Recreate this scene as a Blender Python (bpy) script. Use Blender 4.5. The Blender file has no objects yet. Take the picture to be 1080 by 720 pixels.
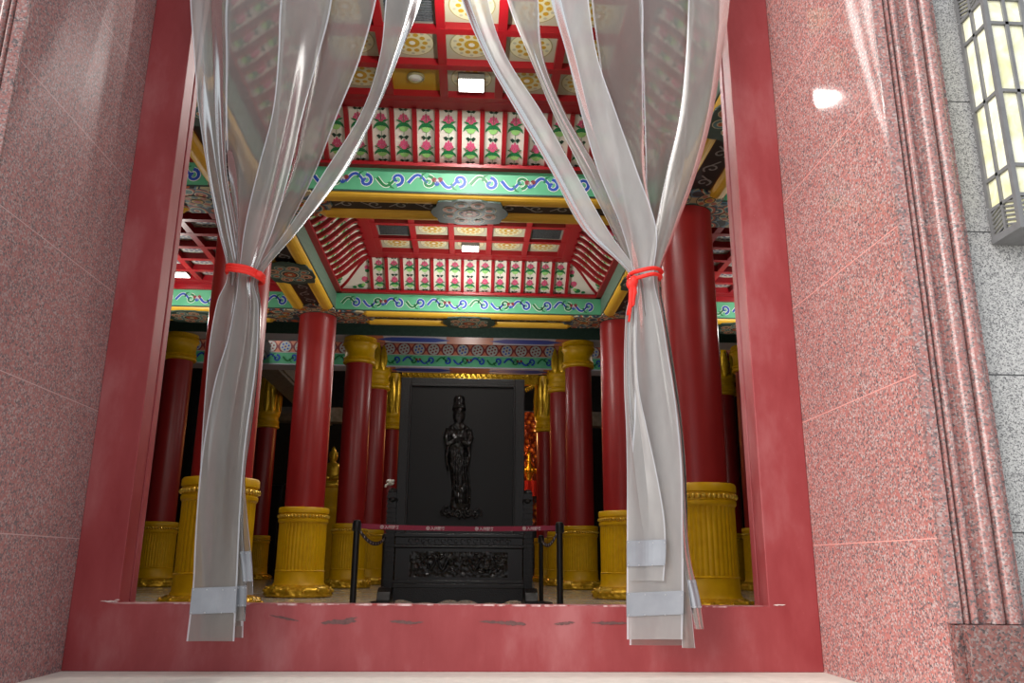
import bpy, bmesh, math, random
from mathutils import Vector, Matrix
random.seed(7)
C = bpy.context.scene.collection
PI = math.pi

# ------------------------------------------------------------------ helpers
def lin(c):
    c = c / 255.0
    return c / 12.92 if c <= 0.04045 else ((c + 0.055) / 1.055) ** 2.4

def rgb(r, g, b): return (lin(r), lin(g), lin(b), 1.0)

class MB:
    """collects faces, then links them as ONE mesh object"""
    def __init__(s): s.v = []; s.f = []; s.m = []
    def add(s, verts, faces, m=0):
        o = len(s.v); s.v += [tuple(v) for v in verts]
        for f in faces: s.f.append([i + o for i in f]); s.m.append(m)
    def box(s, x0, x1, y0, y1, z0, z1, m=0):
        vs = [(x, y, z) for z in (z0, z1) for y in (y0, y1) for x in (x0, x1)]
        s.add(vs, [(0, 2, 3, 1), (4, 5, 7, 6), (0, 1, 5, 4), (2, 6, 7, 3), (0, 4, 6, 2), (1, 3, 7, 5)], m)
    def grid(s, fn, nu, nv, m=0, closed=False):
        vs = [fn(i / nu, j / nv) for j in range(nv + 1) for i in range(nu + 1)]
        fs = [(j * (nu + 1) + i, j * (nu + 1) + i + 1, (j + 1) * (nu + 1) + i + 1, (j + 1) * (nu + 1) + i) for j in range(nv) for i in range(nu)]
        s.add(vs, fs, m)
    def lathe(s, prof, n=32, m=0, c=(0, 0), rad=None, caps=True):
        vs = []
        for (r, z) in prof:
            for k in range(n):
                a = 2 * PI * k / n
                q = r if rad is None else rad(r, z, a)
                vs.append((c[0] + q * math.cos(a), c[1] + q * math.sin(a), z))
        fs = []
        for j in range(len(prof) - 1):
            for k in range(n):
                k2 = (k + 1) % n
                fs.append((j * n + k, j * n + k2, (j + 1) * n + k2, (j + 1) * n + k))
        if caps:
            fs.append(tuple(reversed(range(n)))); fs.append(tuple((len(prof) - 1) * n + k for k in range(n)))
        s.add(vs, fs, m)
    def prism(s, poly, axis, a, b, m=0):
        """poly: 2D outline; extruded along 'x','y' or 'z' from a to b"""
        n = len(poly)
        def P(p, t):
            if axis == 'z': return (p[0], p[1], t)
            if axis == 'y': return (p[0], t, p[1])
            return (t, p[0], p[1])
        vs = [P(p, a) for p in poly] + [P(p, b) for p in poly]
        fs = [(i, (i + 1) % n, n + (i + 1) % n, n + i) for i in range(n)]
        fs += [tuple(reversed(range(n))), tuple(range(n, 2 * n))]
        s.add(vs, fs, m)
    def tube(s, pts, r, n=8, m=0, closed=False):
        pts = [Vector(p) for p in pts]; N = len(pts); vs = []
        up = Vector((0, 0, 1)); prev = None
        for i, p in enumerate(pts):
            if closed: t = pts[(i + 1) % N] - pts[i - 1]
            else: t = pts[min(i + 1, N - 1)] - pts[max(i - 1, 0)]
            t.normalize()
            if prev is None:
                a = t.cross(up)
                if a.length < 1e-3: a = t.cross(Vector((1, 0, 0)))
            else:
                a = prev - t * prev.dot(t)
            a.normalize(); prev = a; b = t.cross(a)
            rr = r(i / (N - 1)) if callable(r) else r
            for k in range(n):
                an = 2 * PI * k / n
                vs.append(p + (a * math.cos(an) + b * math.sin(an)) * rr)
        fs = []
        for i in range(N if closed else N - 1):
            j = (i + 1) % N
            for k in range(n):
                k2 = (k + 1) % n
                fs.append((i * n + k, i * n + k2, j * n + k2, j * n + k))
        if not closed:
            fs.append(tuple(reversed(range(n)))); fs.append(tuple((N - 1) * n + k for k in range(n)))
        s.add(vs, fs, m)
    def ell(s, c, r, nu=14, nv=9, m=0, rot=None):
        vs = []; c = Vector(c)
        for j in range(nv + 1):
            th = PI * j / nv
            for i in range(nu):
                a = 2 * PI * i / nu
                p = Vector((r[0] * math.sin(th) * math.cos(a), r[1] * math.sin(th) * math.sin(a), r[2] * math.cos(th)))
                if rot: p = rot @ p
                vs.append(c + p)
        fs = [(j * nu + i, (j + 1) * nu + i, (j + 1) * nu + (i + 1) % nu, j * nu + (i + 1) % nu) for j in range(nv) for i in range(nu)]
        s.add(vs, fs, m)
    def poly(s, pts2, mp, m=0):
        vs = [mp(*p) for p in pts2]
        s.add(vs, [tuple(range(len(vs)))], m)
    def strip2(s, pts2, w, mp, m=0):
        """flat ribbon of half-width w(t) along a 2D path, mapped by mp(u,v)"""
        n = len(pts2); vs = []
        for i, p in enumerate(pts2):
            q0 = pts2[max(i - 1, 0)]; q1 = pts2[min(i + 1, n - 1)]
            dx, dy = q1[0] - q0[0], q1[1] - q0[1]; L = math.hypot(dx, dy) or 1
            ww = w(i / (n - 1)) if callable(w) else w
            vs.append(mp(p[0] - dy / L * ww, p[1] + dx / L * ww)); vs.append(mp(p[0] + dy / L * ww, p[1] - dx / L * ww))
        s.add(vs, [(2 * i, 2 * i + 1, 2 * i + 3, 2 * i + 2) for i in range(n - 1)], m)
    def build(s, name, mats, parent=None, smooth=False, sharp=None, fixn=False):
        me = bpy.data.meshes.new(name)
        me.from_pydata(s.v, [], s.f)
        if not isinstance(mats, (list, tuple)): mats = [mats]
        for m in mats: me.materials.append(m)
        me.polygons.foreach_set('material_index', s.m)
        if fixn:
            bm = bmesh.new(); bm.from_mesh(me); bmesh.ops.recalc_face_normals(bm, faces=bm.faces); bm.to_mesh(me); bm.free()
        if smooth:
            me.polygons.foreach_set('use_smooth', [True] * len(me.polygons))
            if sharp: me.set_sharp_from_angle(angle=math.radians(sharp))
        me.update()
        o = bpy.data.objects.new(name, me); C.objects.link(o)
        if parent: o.parent = parent
        return o

def tag(o, label=None, cat=None, group=None, kind=None):
    if label: o['label'] = label
    if cat: o['category'] = cat
    if group: o['group'] = group
    if kind: o['kind'] = kind
    return o

def thing(name, loc, label, cat, group=None, rz=0):
    o = bpy.data.objects.new(name, None); C.objects.link(o)
    o.location = loc; o.rotation_euler = (0, 0, rz); o.empty_display_size = .1
    return tag(o, label, cat, group)

def dup(root, loc, label):
    r = root.copy(); C.objects.link(r); r.location = loc; r['label'] = label
    for ch in list(root.children):
        c = ch.copy(); C.objects.link(c); c.parent = r
        for g in list(ch.children):
            d = g.copy(); C.objects.link(d); d.parent = c
    return r

def struct(o, label=None):
    o['kind'] = 'structure'
    if label: o['label'] = label
    return o

def bevel(o, w, seg=2):
    md = o.modifiers.new('bevel', 'BEVEL'); md.width = w; md.segments = seg; md.limit_method = 'ANGLE'; md.angle_limit = math.radians(40)
    return o

# ------------------------------------------------------------------ materials
def mat(name, base=(.8, .8, .8, 1), rough=.5, metal=0., spec=.5, **k):
    m = bpy.data.materials.new(name); m.use_nodes = True
    b = m.node_tree.nodes['Principled BSDF']
    b.inputs['Base Color'].default_value = base; b.inputs['Roughness'].default_value = rough
    b.inputs['Metallic'].default_value = metal; b.inputs['Specular IOR Level'].default_value = spec
    for a, v in k.items(): b.inputs[a.replace('_', ' ')].default_value = v
    return m

def nt(m):
    t = m.node_tree
    def N(kind, **kw):
        n = t.nodes.new(kind)
        for a, v in kw.items():
            if a in n.inputs.keys(): n.inputs[a].default_value = v
            else: setattr(n, a, v)
        return n
    def L(a, b): t.links.new(a, b)
    return t, N, L, t.nodes['Principled BSDF']

def ramp(N, stops, interp='LINEAR'):
    r = N('ShaderNodeValToRGB'); cr = r.color_ramp; cr.interpolation = interp
    while len(cr.elements) < len(stops): cr.elements.new(.5)
    for e, (p, c) in zip(cr.elements, stops): e.position = p; e.color = c
    return r

def noisy(name, c1, c2, scale=6, rough=.5, detail=4, metal=0., bump=0., bscale=None, r2=None, spec=.5, lo=.3, hi=.7):
    m = mat(name, c1, rough, metal, spec); t, N, L, b = nt(m)
    tc = N('ShaderNodeTexCoord'); n = N('ShaderNodeTexNoise', Scale=scale, Detail=detail)
    L(tc.outputs['Object'], n.inputs['Vector'])
    r = ramp(N, [(lo, c1), (hi, c2)]); L(n.outputs['Fac'], r.inputs[0]); L(r.outputs[0], b.inputs['Base Color'])
    if r2 is not None:
        q = N('ShaderNodeMapRange'); q.inputs['To Min'].default_value = rough; q.inputs['To Max'].default_value = r2
        L(n.outputs['Fac'], q.inputs['Value']); L(q.outputs[0], b.inputs['Roughness'])
    if bump:
        n2 = N('ShaderNodeTexNoise', Scale=bscale or scale * 8, Detail=3); L(tc.outputs['Object'], n2.inputs['Vector'])
        bp = N('ShaderNodeBump', Strength=bump, Distance=.01); L(n2.outputs['Fac'], bp.inputs['Height']); L(bp.outputs[0], b.inputs['Normal'])
    return m

def granite(name, cols, scale=90, rough=.16, joints=None, jcol=None, jw=.004, spec=.5):
    m = mat(name, cols[0][1], rough, 0, spec); t, N, L, b = nt(m)
    tc = N('ShaderNodeTexCoord')
    v = N('ShaderNodeTexVoronoi', Scale=scale); L(tc.outputs['Object'], v.inputs['Vector'])
    n = N('ShaderNodeTexNoise', Scale=scale * 1.3, Detail=3); L(tc.outputs['Object'], n.inputs['Vector'])
    sep = N('ShaderNodeSeparateColor'); L(v.outputs['Color'], sep.inputs[0])
    ad = N('ShaderNodeMath', operation='MULTIPLY_ADD'); L(n.outputs['Fac'], ad.inputs[0]); ad.inputs[1].default_value = .7
    L(sep.outputs[0], ad.inputs[2])
    sb = N('ShaderNodeMath', operation='SUBTRACT'); L(ad.outputs[0], sb.inputs[0]); sb.inputs[1].default_value = .35
    r = ramp(N, cols); L(sb.outputs[0], r.inputs[0])
    # large soft variation
    n2 = N('ShaderNodeTexNoise', Scale=1.6, Detail=3); L(tc.outputs['Object'], n2.inputs['Vector'])
    mr = N('ShaderNodeMapRange'); mr.inputs['To Min'].default_value = .82; mr.inputs['To Max'].default_value = 1.15; L(n2.outputs['Fac'], mr.inputs[0])
    mx = N('ShaderNodeMix', data_type='RGBA', blend_type='MULTIPLY'); mx.inputs[0].default_value = 1
    L(r.outputs[0], mx.inputs[6]); L(mr.outputs[0], mx.inputs[7])
    out = mx.outputs[2]
    if joints:
        z0, step = joints
        sx = N('ShaderNodeSeparateXYZ'); L(tc.outputs['Object'], sx.inputs[0])
        a = N('ShaderNodeMath', operation='ADD'); L(sx.outputs[2], a.inputs[0]); a.inputs[1].default_value = 10 * step - z0 + jw / 2
        mo = N('ShaderNodeMath', operation='MODULO'); L(a.outputs[0], mo.inputs[0]); mo.inputs[1].default_value = step
        lt = N('ShaderNodeMath', operation='LESS_THAN'); L(mo.outputs[0], lt.inputs[0]); lt.inputs[1].default_value = jw
        m2 = N('ShaderNodeMix', data_type='RGBA'); L(lt.outputs[0], m2.inputs[0]); L(out, m2.inputs[6]); m2.inputs[7].default_value = jcol
        out = m2.outputs[2]
    L(out, b.inputs['Base Color'])
    return m

RED_G = [(0, rgb(92, 80, 82)), (.2, rgb(134, 114, 115)), (.36, rgb(166, 103, 98)), (.62, rgb(176, 112, 106)), (.82, rgb(176, 138, 133)), (1, rgb(180, 164, 162))]
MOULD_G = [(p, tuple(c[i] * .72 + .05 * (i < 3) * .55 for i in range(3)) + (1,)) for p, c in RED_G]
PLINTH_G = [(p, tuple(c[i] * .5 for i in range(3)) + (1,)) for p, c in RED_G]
M = {}
M['granite'] = granite('red_granite', RED_G, 118, .06, (.662, .692), rgb(214, 150, 142), .005, spec=.22)
M['granite_dusty'] = granite('dusty_red_granite', [(p, tuple(c[i] * .78 + (.055, .05, .055)[i] for i in range(3)) + (1,)) for p, c in RED_G], 118, .42, (.662, .692), rgb(190, 160, 158), .005, spec=.1)
M['granite_trim'] = granite('red_granite_moulding', MOULD_G, 118, .2, (2.05, 1.9), rgb(226, 190, 186), .006)
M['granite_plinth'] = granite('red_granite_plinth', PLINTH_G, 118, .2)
M['grey_granite'] = granite('grey_granite', [(0, rgb(92, 92, 94)), (.25, rgb(140, 140, 142)), (.5, rgb(172, 172, 172)), (1, rgb(194, 194, 194))], 190, .55, (.69, .68), rgb(70, 70, 72), .007)

# painted door frame with worn lighter areas
m = mat('frame_paint', rgb(150, 36, 38), .32); t, N, L, b = nt(m)
tc = N('ShaderNodeTexCoord'); mp = N('ShaderNodeMapping'); mp.inputs['Scale'].default_value = (1.2, 1.2, .5); L(tc.outputs['Object'], mp.inputs[0])
n = N('ShaderNodeTexNoise', Scale=2.2, Detail=6, Roughness=.62); L(mp.outputs[0], n.inputs['Vector'])
r = ramp(N, [(.3, rgb(138, 42, 46)), (.5, rgb(154, 62, 65)), (.7, rgb(172, 98, 100))]); L(n.outputs['Fac'], r.inputs[0])
n3 = N('ShaderNodeTexNoise', Scale=38, Detail=5, Roughness=.7); L(tc.outputs['Object'], n3.inputs['Vector'])
r3 = ramp(N, [(.66, (0, 0, 0, 1)), (.74, (1, 1, 1, 1))]); L(n3.outputs['Fac'], r3.inputs[0])
ml = N('ShaderNodeMath', operation='MULTIPLY'); L(r3.outputs[0], ml.inputs[0]); ml.inputs[1].default_value = .35
mx = N('ShaderNodeMix', data_type='RGBA'); L(ml.outputs[0], mx.inputs[0]); L(r.outputs[0], mx.inputs[6]); mx.inputs[7].default_value = rgb(205, 140, 136)
L(mx.outputs[2], b.inputs['Base Color'])
mr = N('ShaderNodeMapRange'); mr.inputs['To Min'].default_value = .36; mr.inputs['To Max'].default_value = .6; L(n.outputs['Fac'], mr.inputs[0]); L(mr.outputs[0], b.inputs['Roughness'])
M['frame'] = m
M['chip'] = noisy('chipped_paint', rgb(96, 66, 66), rgb(116, 80, 78), 40, .8)
M['scuff'] = mat('white_scuff', rgb(222, 205, 200), .7)
M['edge_wear'] = noisy('worn_edge', rgb(214, 180, 180), rgb(160, 60, 60), 18, .55, lo=.42, hi=.6)

M['pavement'] = noisy('pale_stone_paving', rgb(222, 218, 208), rgb(234, 230, 220), 12, .7)
M['hall_floor'] = noisy('polished_stone_floor', rgb(168, 160, 146), rgb(190, 184, 170), 3, .18)
t, N, L, b = nt(M['hall_floor'])
M['red'] = noisy('red_lacquer', rgb(142, 28, 29), rgb(151, 34, 34), 3, .36, spec=.45)
M['red_matt'] = mat('red_paint', rgb(150, 14, 26), .42)
M['gold'] = noisy('gold_paint', rgb(202, 154, 0), rgb(214, 166, 6), 9, .42, metal=.05, spec=.35)
M['gold_bright'] = noisy('gold_relief', rgb(228, 184, 50), rgb(196, 148, 18), 14, .25, metal=.55, bump=.5, bscale=40)
M['bead'] = mat('gold_bead', rgb(226, 186, 70), .22, .5)
M['yellow'] = noisy('yellow_paint', rgb(216, 166, 40), rgb(226, 178, 60), 4, .45)
M['green'] = noisy('jade_green_paint', rgb(84, 168, 126), rgb(98, 182, 138), 5, .5)
M['green_dull'] = noisy('grey_green_paint', rgb(84, 112, 96), rgb(104, 130, 114), 30, .55)
M['dark_green'] = noisy('dark_green_paint', rgb(46, 70, 60), rgb(58, 82, 72), 14, .5)
M['blue'] = mat('blue_paint', rgb(36, 78, 176), .5)
M['white'] = mat('white_paint', rgb(224, 226, 220), .5)
M['pink'] = mat('lotus_pink', rgb(206, 84, 122), .5)
M['leaf'] = mat('leaf_green', rgb(24, 120, 66), .5)
M['leaf_pale'] = mat('leaf_pale_green', rgb(150, 206, 120), .5)
M['dkleaf'] = mat('leaf_dark', rgb(28, 60, 44), .5)
M['panel'] = mat('cove_white', rgb(222, 219, 206), .5)
M['coffer'] = mat('coffer_cream', rgb(172, 170, 148), .5)
M['coffer_disc'] = mat('coffer_disc_cream', rgb(204, 199, 164), .5)
M['coffer_ring'] = mat('coffer_ring_olive', rgb(150, 144, 104), .5)
M['coffer_gold'] = mat('coffer_flower_gold', rgb(186, 146, 40), .45)
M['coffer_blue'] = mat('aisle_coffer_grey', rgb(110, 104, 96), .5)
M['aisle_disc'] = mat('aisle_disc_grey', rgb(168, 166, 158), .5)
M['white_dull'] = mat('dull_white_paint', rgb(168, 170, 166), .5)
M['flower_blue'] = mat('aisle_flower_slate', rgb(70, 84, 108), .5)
M['brown'] = mat('red_brown_paint', rgb(92, 44, 30), .5)
M['dark'] = mat('dark_ground_paint', rgb(48, 44, 46), .55)
M['scroll_grey'] = mat('scroll_silver', rgb(158, 160, 164), .5)
M['salmon'] = mat('salmon_paint', rgb(196, 120, 92), .5)
M['teal'] = mat('slate_teal_paint', rgb(84, 122, 126), .5)
M['maroon'] = mat('maroon_paint', rgb(124, 44, 48), .5)
M['lilac'] = mat('pale_grey_paint', rgb(190, 190, 204), .5)
M['orange_p'] = mat('orange_paint', rgb(190, 92, 48), .5)

def floral(name, scale):
    m = mat(name, (.2, .2, .2, 1), .5); t, N, L, b = nt(m)
    tc = N('ShaderNodeTexCoord'); n = N('ShaderNodeTexNoise', Scale=5, Detail=2); L(tc.outputs['Object'], n.inputs['Vector'])
    mx = N('ShaderNodeMix', data_type='RGBA'); mx.inputs[0].default_value = .06; L(tc.outputs['Object'], mx.inputs[6]); L(n.outputs['Color'], mx.inputs[7])
    v = N('ShaderNodeTexVoronoi', Scale=scale); L(mx.outputs[2], v.inputs['Vector'])
    v.inputs['Randomness'].default_value = .7
    sc = N('ShaderNodeSeparateColor'); L(v.outputs['Color'], sc.inputs[0])
    ad = N('ShaderNodeMath', operation='MULTIPLY_ADD'); L(sc.outputs[0], ad.inputs[0]); ad.inputs[1].default_value = .25; L(v.outputs['Distance'], ad.inputs[2])
    r = ramp(N, [(0, rgb(222, 180, 80)), (.13, rgb(178, 66, 36)), (.26, rgb(226, 210, 176)), (.31, rgb(46, 54, 84)), (.42, rgb(84, 138, 130)), (.5, rgb(222, 208, 178)), (.55, rgb(190, 92, 52)), (.64, rgb(58, 62, 66)), (.76, rgb(96, 130, 150)), (.84, rgb(190, 176, 140))], 'CONSTANT')
    L(ad.outputs[0], r.inputs[0]); L(r.outputs[0], b.inputs['Base Color'])
    return m
M['floral'] = floral('painted_flower_ground', 4.2)
M['floral_fine'] = floral('painted_flower_fine', 7)

# clear-milky pvc
def pvc(name, milk, rough, trans, tint):
    m = bpy.data.materials.new(name); m.use_nodes = True; t = m.node_tree; t.nodes.clear()
    def N(kind): return t.nodes.new(kind)
    L = t.links.new
    out = N('ShaderNodeOutputMaterial')
    tr = N('ShaderNodeBsdfTransparent'); tr.inputs[0].default_value = (trans, trans, trans, 1)
    rf = N('ShaderNodeBsdfRefraction'); rf.inputs['Color'].default_value = (.93, .92, .9, 1); rf.inputs['Roughness'].default_value = rough; rf.inputs['IOR'].default_value = 1.02
    m1 = N('ShaderNodeMixShader'); m1.inputs[0].default_value = .85; L(tr.outputs[0], m1.inputs[1]); L(rf.outputs[0], m1.inputs[2])
    df = N('ShaderNodeBsdfDiffuse'); df.inputs[0].default_value = tint
    tl = N('ShaderNodeBsdfTranslucent'); tl.inputs[0].default_value = tint
    m2 = N('ShaderNodeMixShader'); m2.inputs[0].default_value = .4; L(df.outputs[0], m2.inputs[1]); L(tl.outputs[0], m2.inputs[2])
    tc = N('ShaderNodeTexCoord'); mpn = N('ShaderNodeMapping'); mpn.inputs['Scale'].default_value = (3, 3, .9); L(tc.outputs['Object'], mpn.inputs[0])
    n = N('ShaderNodeTexNoise'); n.inputs['Scale'].default_value = 2.5; n.inputs['Detail'].default_value = 5; L(mpn.outputs[0], n.inputs['Vector'])
    mr = N('ShaderNodeMapRange'); mr.inputs['From Min'].default_value = .3; mr.inputs['From Max'].default_value = .7
    mr.inputs['To Min'].default_value = max(0, milk - .12); mr.inputs['To Max'].default_value = min(1, milk + .12); L(n.outputs['Fac'], mr.inputs[0])
    m3 = N('ShaderNodeMixShader'); L(mr.outputs[0], m3.inputs[0]); L(m1.outputs[0], m3.inputs[1]); L(m2.outputs[0], m3.inputs[2])
    gl = N('ShaderNodeBsdfGlossy'); gl.inputs['Roughness'].default_value = .2
    fr = N('ShaderNodeFresnel'); fr.inputs[0].default_value = 1.42
    m4 = N('ShaderNodeMixShader'); L(fr.outputs[0], m4.inputs[0]); L(m3.outputs[0], m4.inputs[1]); L(gl.outputs[0], m4.inputs[2])
    L(m4.outputs[0], out.inputs[0])
    return m
M['pvc'] = pvc('milky_clear_plastic', .72, .22, .85, rgb(150, 145, 141))
M['pvc_clear'] = pvc('clearer_plastic', .6, .3, .8, rgb(134, 127, 122))
M['pvc_pale'] = pvc('silvery_plastic', .76, .22, .85, rgb(184, 182, 182))
M['pvc_edge'] = pvc('plastic_edge', .72, .2, .9, rgb(222, 224, 232))
M['hem'] = noisy('grey_weight_band', rgb(134, 138, 146), rgb(150, 154, 162), 8, .4)
M['rivet'] = mat('rivet', rgb(190, 192, 196), .3, .6)
M['tie'] = noisy('red_cord', rgb(226, 30, 22), rgb(236, 50, 38), 60, .6)

M['black'] = noisy('black_carved_wood', rgb(13, 13, 14), rgb(19, 19, 20), 9, .34, bump=.35, bscale=55)
M['black_plain'] = mat('black_lacquer_wood', rgb(18, 18, 19), .3)
m = mat('black_stone_panel', rgb(14, 14, 15), .45, spec=.35); M['black_panel'] = m
# carved ground with a dense relief
m = mat('black_deep_carving', rgb(19, 19, 20), .28); t, N, L, b = nt(m)
tc = N('ShaderNodeTexCoord'); v = N('ShaderNodeTexVoronoi', Scale=16, feature='SMOOTH_F1'); L(tc.outputs['Object'], v.inputs['Vector'])
bp = N('ShaderNodeBump', Strength=1., Distance=.04); L(v.outputs['Distance'], bp.inputs['Height']); L(bp.outputs[0], b.inputs['Normal'])
M['black_carved'] = m
M['white_cloth'] = mat('white_cloth', rgb(206, 206, 198), .8)
M['post'] = mat('black_post', rgb(22, 22, 24), .35)
M['belt'] = mat('crimson_belt', rgb(148, 26, 62), .55)
M['belt_dark'] = mat('dark_belt', rgb(40, 16, 28), .6)
M['belt_text'] = mat('white_print', rgb(220, 206, 210), .6)

M['bronze'] = noisy('grey_painted_metal', rgb(112, 112, 114), rgb(124, 124, 126), 20, .4, metal=.2)
m = mat('alabaster_acrylic', rgb(206, 204, 150), .25); t, N, L, b = nt(m)
tc = N('ShaderNodeTexCoord'); n = N('ShaderNodeTexNoise', Scale=6, Detail=5, Distortion=1.5); L(tc.outputs['Object'], n.inputs['Vector'])
r = ramp(N, [(.35, rgb(226, 224, 172)), (.6, rgb(248, 247, 226))]); L(n.outputs['Fac'], r.inputs[0]); L(r.outputs[0], b.inputs['Base Color'])
M['acrylic'] = m
def emit(name, col, s):
    m = mat(name, col, .5); b = m.node_tree.nodes['Principled BSDF']
    b.inputs['Emission Color'].default_value = col; b.inputs['Emission Strength'].default_value = s
    return m
M['lamp'] = emit('lamp_diffuser', (1, .97, .93, 1), 7)
M['lamp_case'] = mat('lamp_case_grey', rgb(120, 120, 112), .5)
M['vent'] = noisy('grille_black', rgb(58, 62, 66), rgb(92, 96, 100), 40, .5)
M['dark_wall'] = noisy('dark_hall_wall', rgb(36, 34, 34), rgb(50, 48, 46), 4, .7)
M['plaster'] = noisy('hall_plaster', rgb(120, 112, 104), rgb(134, 126, 118), 3, .8)
M['grey_beam'] = noisy('grey_beam_paint', rgb(110, 112, 112), rgb(140, 142, 142), 6, .6)
m = mat('gilded_carving', rgb(214, 112, 30), .35, .35); t, N, L, b = nt(m)
tc = N('ShaderNodeTexCoord'); v = N('ShaderNodeTexVoronoi', Scale=5); L(tc.outputs['Object'], v.inputs['Vector'])
r = ramp(N, [(0, rgb(236, 170, 60)), (.35, rgb(196, 92, 24)), (.6, rgb(110, 36, 14))]); L(v.outputs['Distance'], r.inputs[0]); L(r.outputs[0], b.inputs['Base Color'])
bp = N('ShaderNodeBump', Strength=1., Distance=.06); L(v.outputs['Distance'], bp.inputs['Height']); L(bp.outputs[0], b.inputs['Normal'])
M['gilded'] = m
M['red_cloth'] = mat('red_cloth', rgb(206, 34, 20), .7)

# ------------------------------------------------------------------ shell outside
HW = 2.0          # half width between the granite reveals
def wall(name, boxes, m):
    q = MB()
    for bx in boxes: q.box(*bx)
    return struct(q.build(name, m))
YE = -1.27        # outer end of the reveals
wall('wall_right', [(2.0, 2.28, YE + .02, .25, 0, 7)], M['granite'])
wall('wall_left', [(-2.28, -2.0, YE + .02, .25, 0, 7)], M['granite_dusty'])
# moulded jamb: profile in plan, extruded upward
def jamb_profile(sg):
    P = [(2.004, YE + .02), (2.0, YE + .0199), (2.0, YE), (2.045, YE - .012), (2.05, YE + .012), (2.056, YE + .012)]
    def arc(x0, x1, y0, h, n=8):
        for k in range(n + 1):
            a = PI * k / n; P.append(((x0 + x1) / 2 - (x1 - x0) / 2 * math.cos(a), y0 - h * math.sin(a)))
    arc(2.058, 2.080, YE + .006, .016, 6)
    P.append((2.084, YE + .018)); arc(2.086, 2.116, YE + .002, .02, 6)
    # hollow
    for k in range(7):
        a = PI * k / 6; P.append((2.120 + .045 * k / 6, YE + .004 + .022 * math.sin(a)))
    arc(2.166, 2.226, YE + .004, .026, 8); P.append((2.229, YE + .016)); arc(2.232, 2.296, YE + .008, .034, 8)
    P += [(2.302, YE + .012), (2.318, YE + .012), (2.318, -1.1), (2.004, -1.1)]
    return [(sg * x, y) for x, y in P]
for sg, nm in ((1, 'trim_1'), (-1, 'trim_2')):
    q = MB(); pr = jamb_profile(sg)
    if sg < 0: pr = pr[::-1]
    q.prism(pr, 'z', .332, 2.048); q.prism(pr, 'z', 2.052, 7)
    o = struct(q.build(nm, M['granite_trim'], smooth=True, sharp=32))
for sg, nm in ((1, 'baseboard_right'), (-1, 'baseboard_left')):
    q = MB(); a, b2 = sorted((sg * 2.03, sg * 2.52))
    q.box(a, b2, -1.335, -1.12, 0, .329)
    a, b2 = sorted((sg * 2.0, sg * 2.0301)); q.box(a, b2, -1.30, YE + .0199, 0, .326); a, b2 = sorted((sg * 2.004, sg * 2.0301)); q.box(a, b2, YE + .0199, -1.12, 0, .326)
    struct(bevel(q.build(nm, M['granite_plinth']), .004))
wall('wall_front_right', [(2.30, 8, -1.2, .25, 0, 7)], M['grey_granite'])
wall('wall_front_left', [(-8, -2.30, -1.2, .25, 0, 7)], M['grey_granite'])
wall('wall_front_top', [(-2.28, 2.28, .0, .25, 4.95, 7)], M['granite'])
wall('floor_outside', [(-10, 10, -14, .02, -.2, 0)], M['pavement'])

# ------------------------------------------------------------------ door frame
q = MB()
FI, FT = 1.722, 4.62
SZ = .336
def frame_ring(fi, sz, y0, y1):
    o4 = [(-2, 0), (2, 0), (2, 4.95), (-2, 4.95)]; i4 = [(-fi - .032, sz), (fi, sz), (fi, FT), (-fi - .032, FT)]
    vs = [(x, y, z) for y in (y0, y1) for (x, z) in o4 + i4]; fs = []
    for k in range(4):
        n = (k + 1) % 4
        fs += [(k, n, 4 + n, 4 + k), (8 + k, 12 + k, 12 + n, 8 + n), (4 + k, 4 + n, 12 + n, 12 + k), (k, 8 + k, 8 + n, n)]
    q.add(vs, fs)
frame_ring(FI, SZ, 0, .14); frame_ring(FI - .004, SZ - .003, .15, .22)
q.box(-2, -FI - .042, .14, .15, 0, 4.9); q.box(FI + .01, 2, .14, .15, 0, 4.9); q.box(-2, 2, .14, .15, 0, SZ - .02)
fr = q.build('door_1', M['frame'], fixn=True); bevel(fr, .006, 2)
struct(fr, 'red painted door frame with a high worn sill')
# chips and scuffs
q = MB(); rr = random.Random(3); bl = [.0008]
def blob(cx, cz, w, h, mi, tilt=0.):
    n = 14; up = []; lo = []
    for k in range(n + 1):
        u = k / n; e = math.sin(PI * u) ** .6
        x = cx + (u - .5) * w
        up.append((x, cz + tilt * (u - .5) + e * h * (.35 + .65 * rr.random())))
        lo.append((x, cz + tilt * (u - .5) - e * h * (.35 + .65 * rr.random())))
    vs = []; bl[0] += .0003
    for a, c in zip(up, lo): vs += [(a[0], -bl[0], a[1]), (c[0], -bl[0], c[1])]
    q.add(vs, [(2 * i, 2 * i + 1, 2 * i + 3, 2 * i + 2) for i in range(n)], mi)
for (x, z, w, h, tl) in [(-.885, .264, .16, .008, -.03), (-.60, .246, .19, .017, .01), (-.56, .255, .12, .012, .03), (-.26, .247, .15, .011, -.01), (-.2, .243, .1, .008, .01),
                         (.25, .247, .22, .011, -.01), (.33, .243, .13, .015, -.01), (.60, .245, .12, .010, .01), (.85, .247, .22, .012, .0), (1.0, .244, .1, .01, .0)]:
    blob(x, z, w, h, 0, tl)
for (x, z, w, h, tl) in [(-1.80, .344, .10, .005, -.002), (-1.76, .352, .03, .003, 0), (1.78, .345, .07, .005, .002), (-1.66, .335, .3, .0016, 0)]:
    blob(x, z, w, h, 1, tl)
q.build('paint_chips', [M['chip'], M['scuff']], fr)
# worn pale line along the front edge of the sill top
q = MB(); q.box(-FI + .02, FI - .02, .002, .022, SZ, SZ + .0012)
for k in range(26):
    x = rr.uniform(-1.6, 1.6); w = rr.uniform(.03, .16); q.box(x, x + w, -.0012 - .0001 * k, .006, SZ - rr.uniform(.003, .008), SZ + .0014 + .0001 * k)
q.build('worn_edge', M['edge_wear'], fr)

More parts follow.
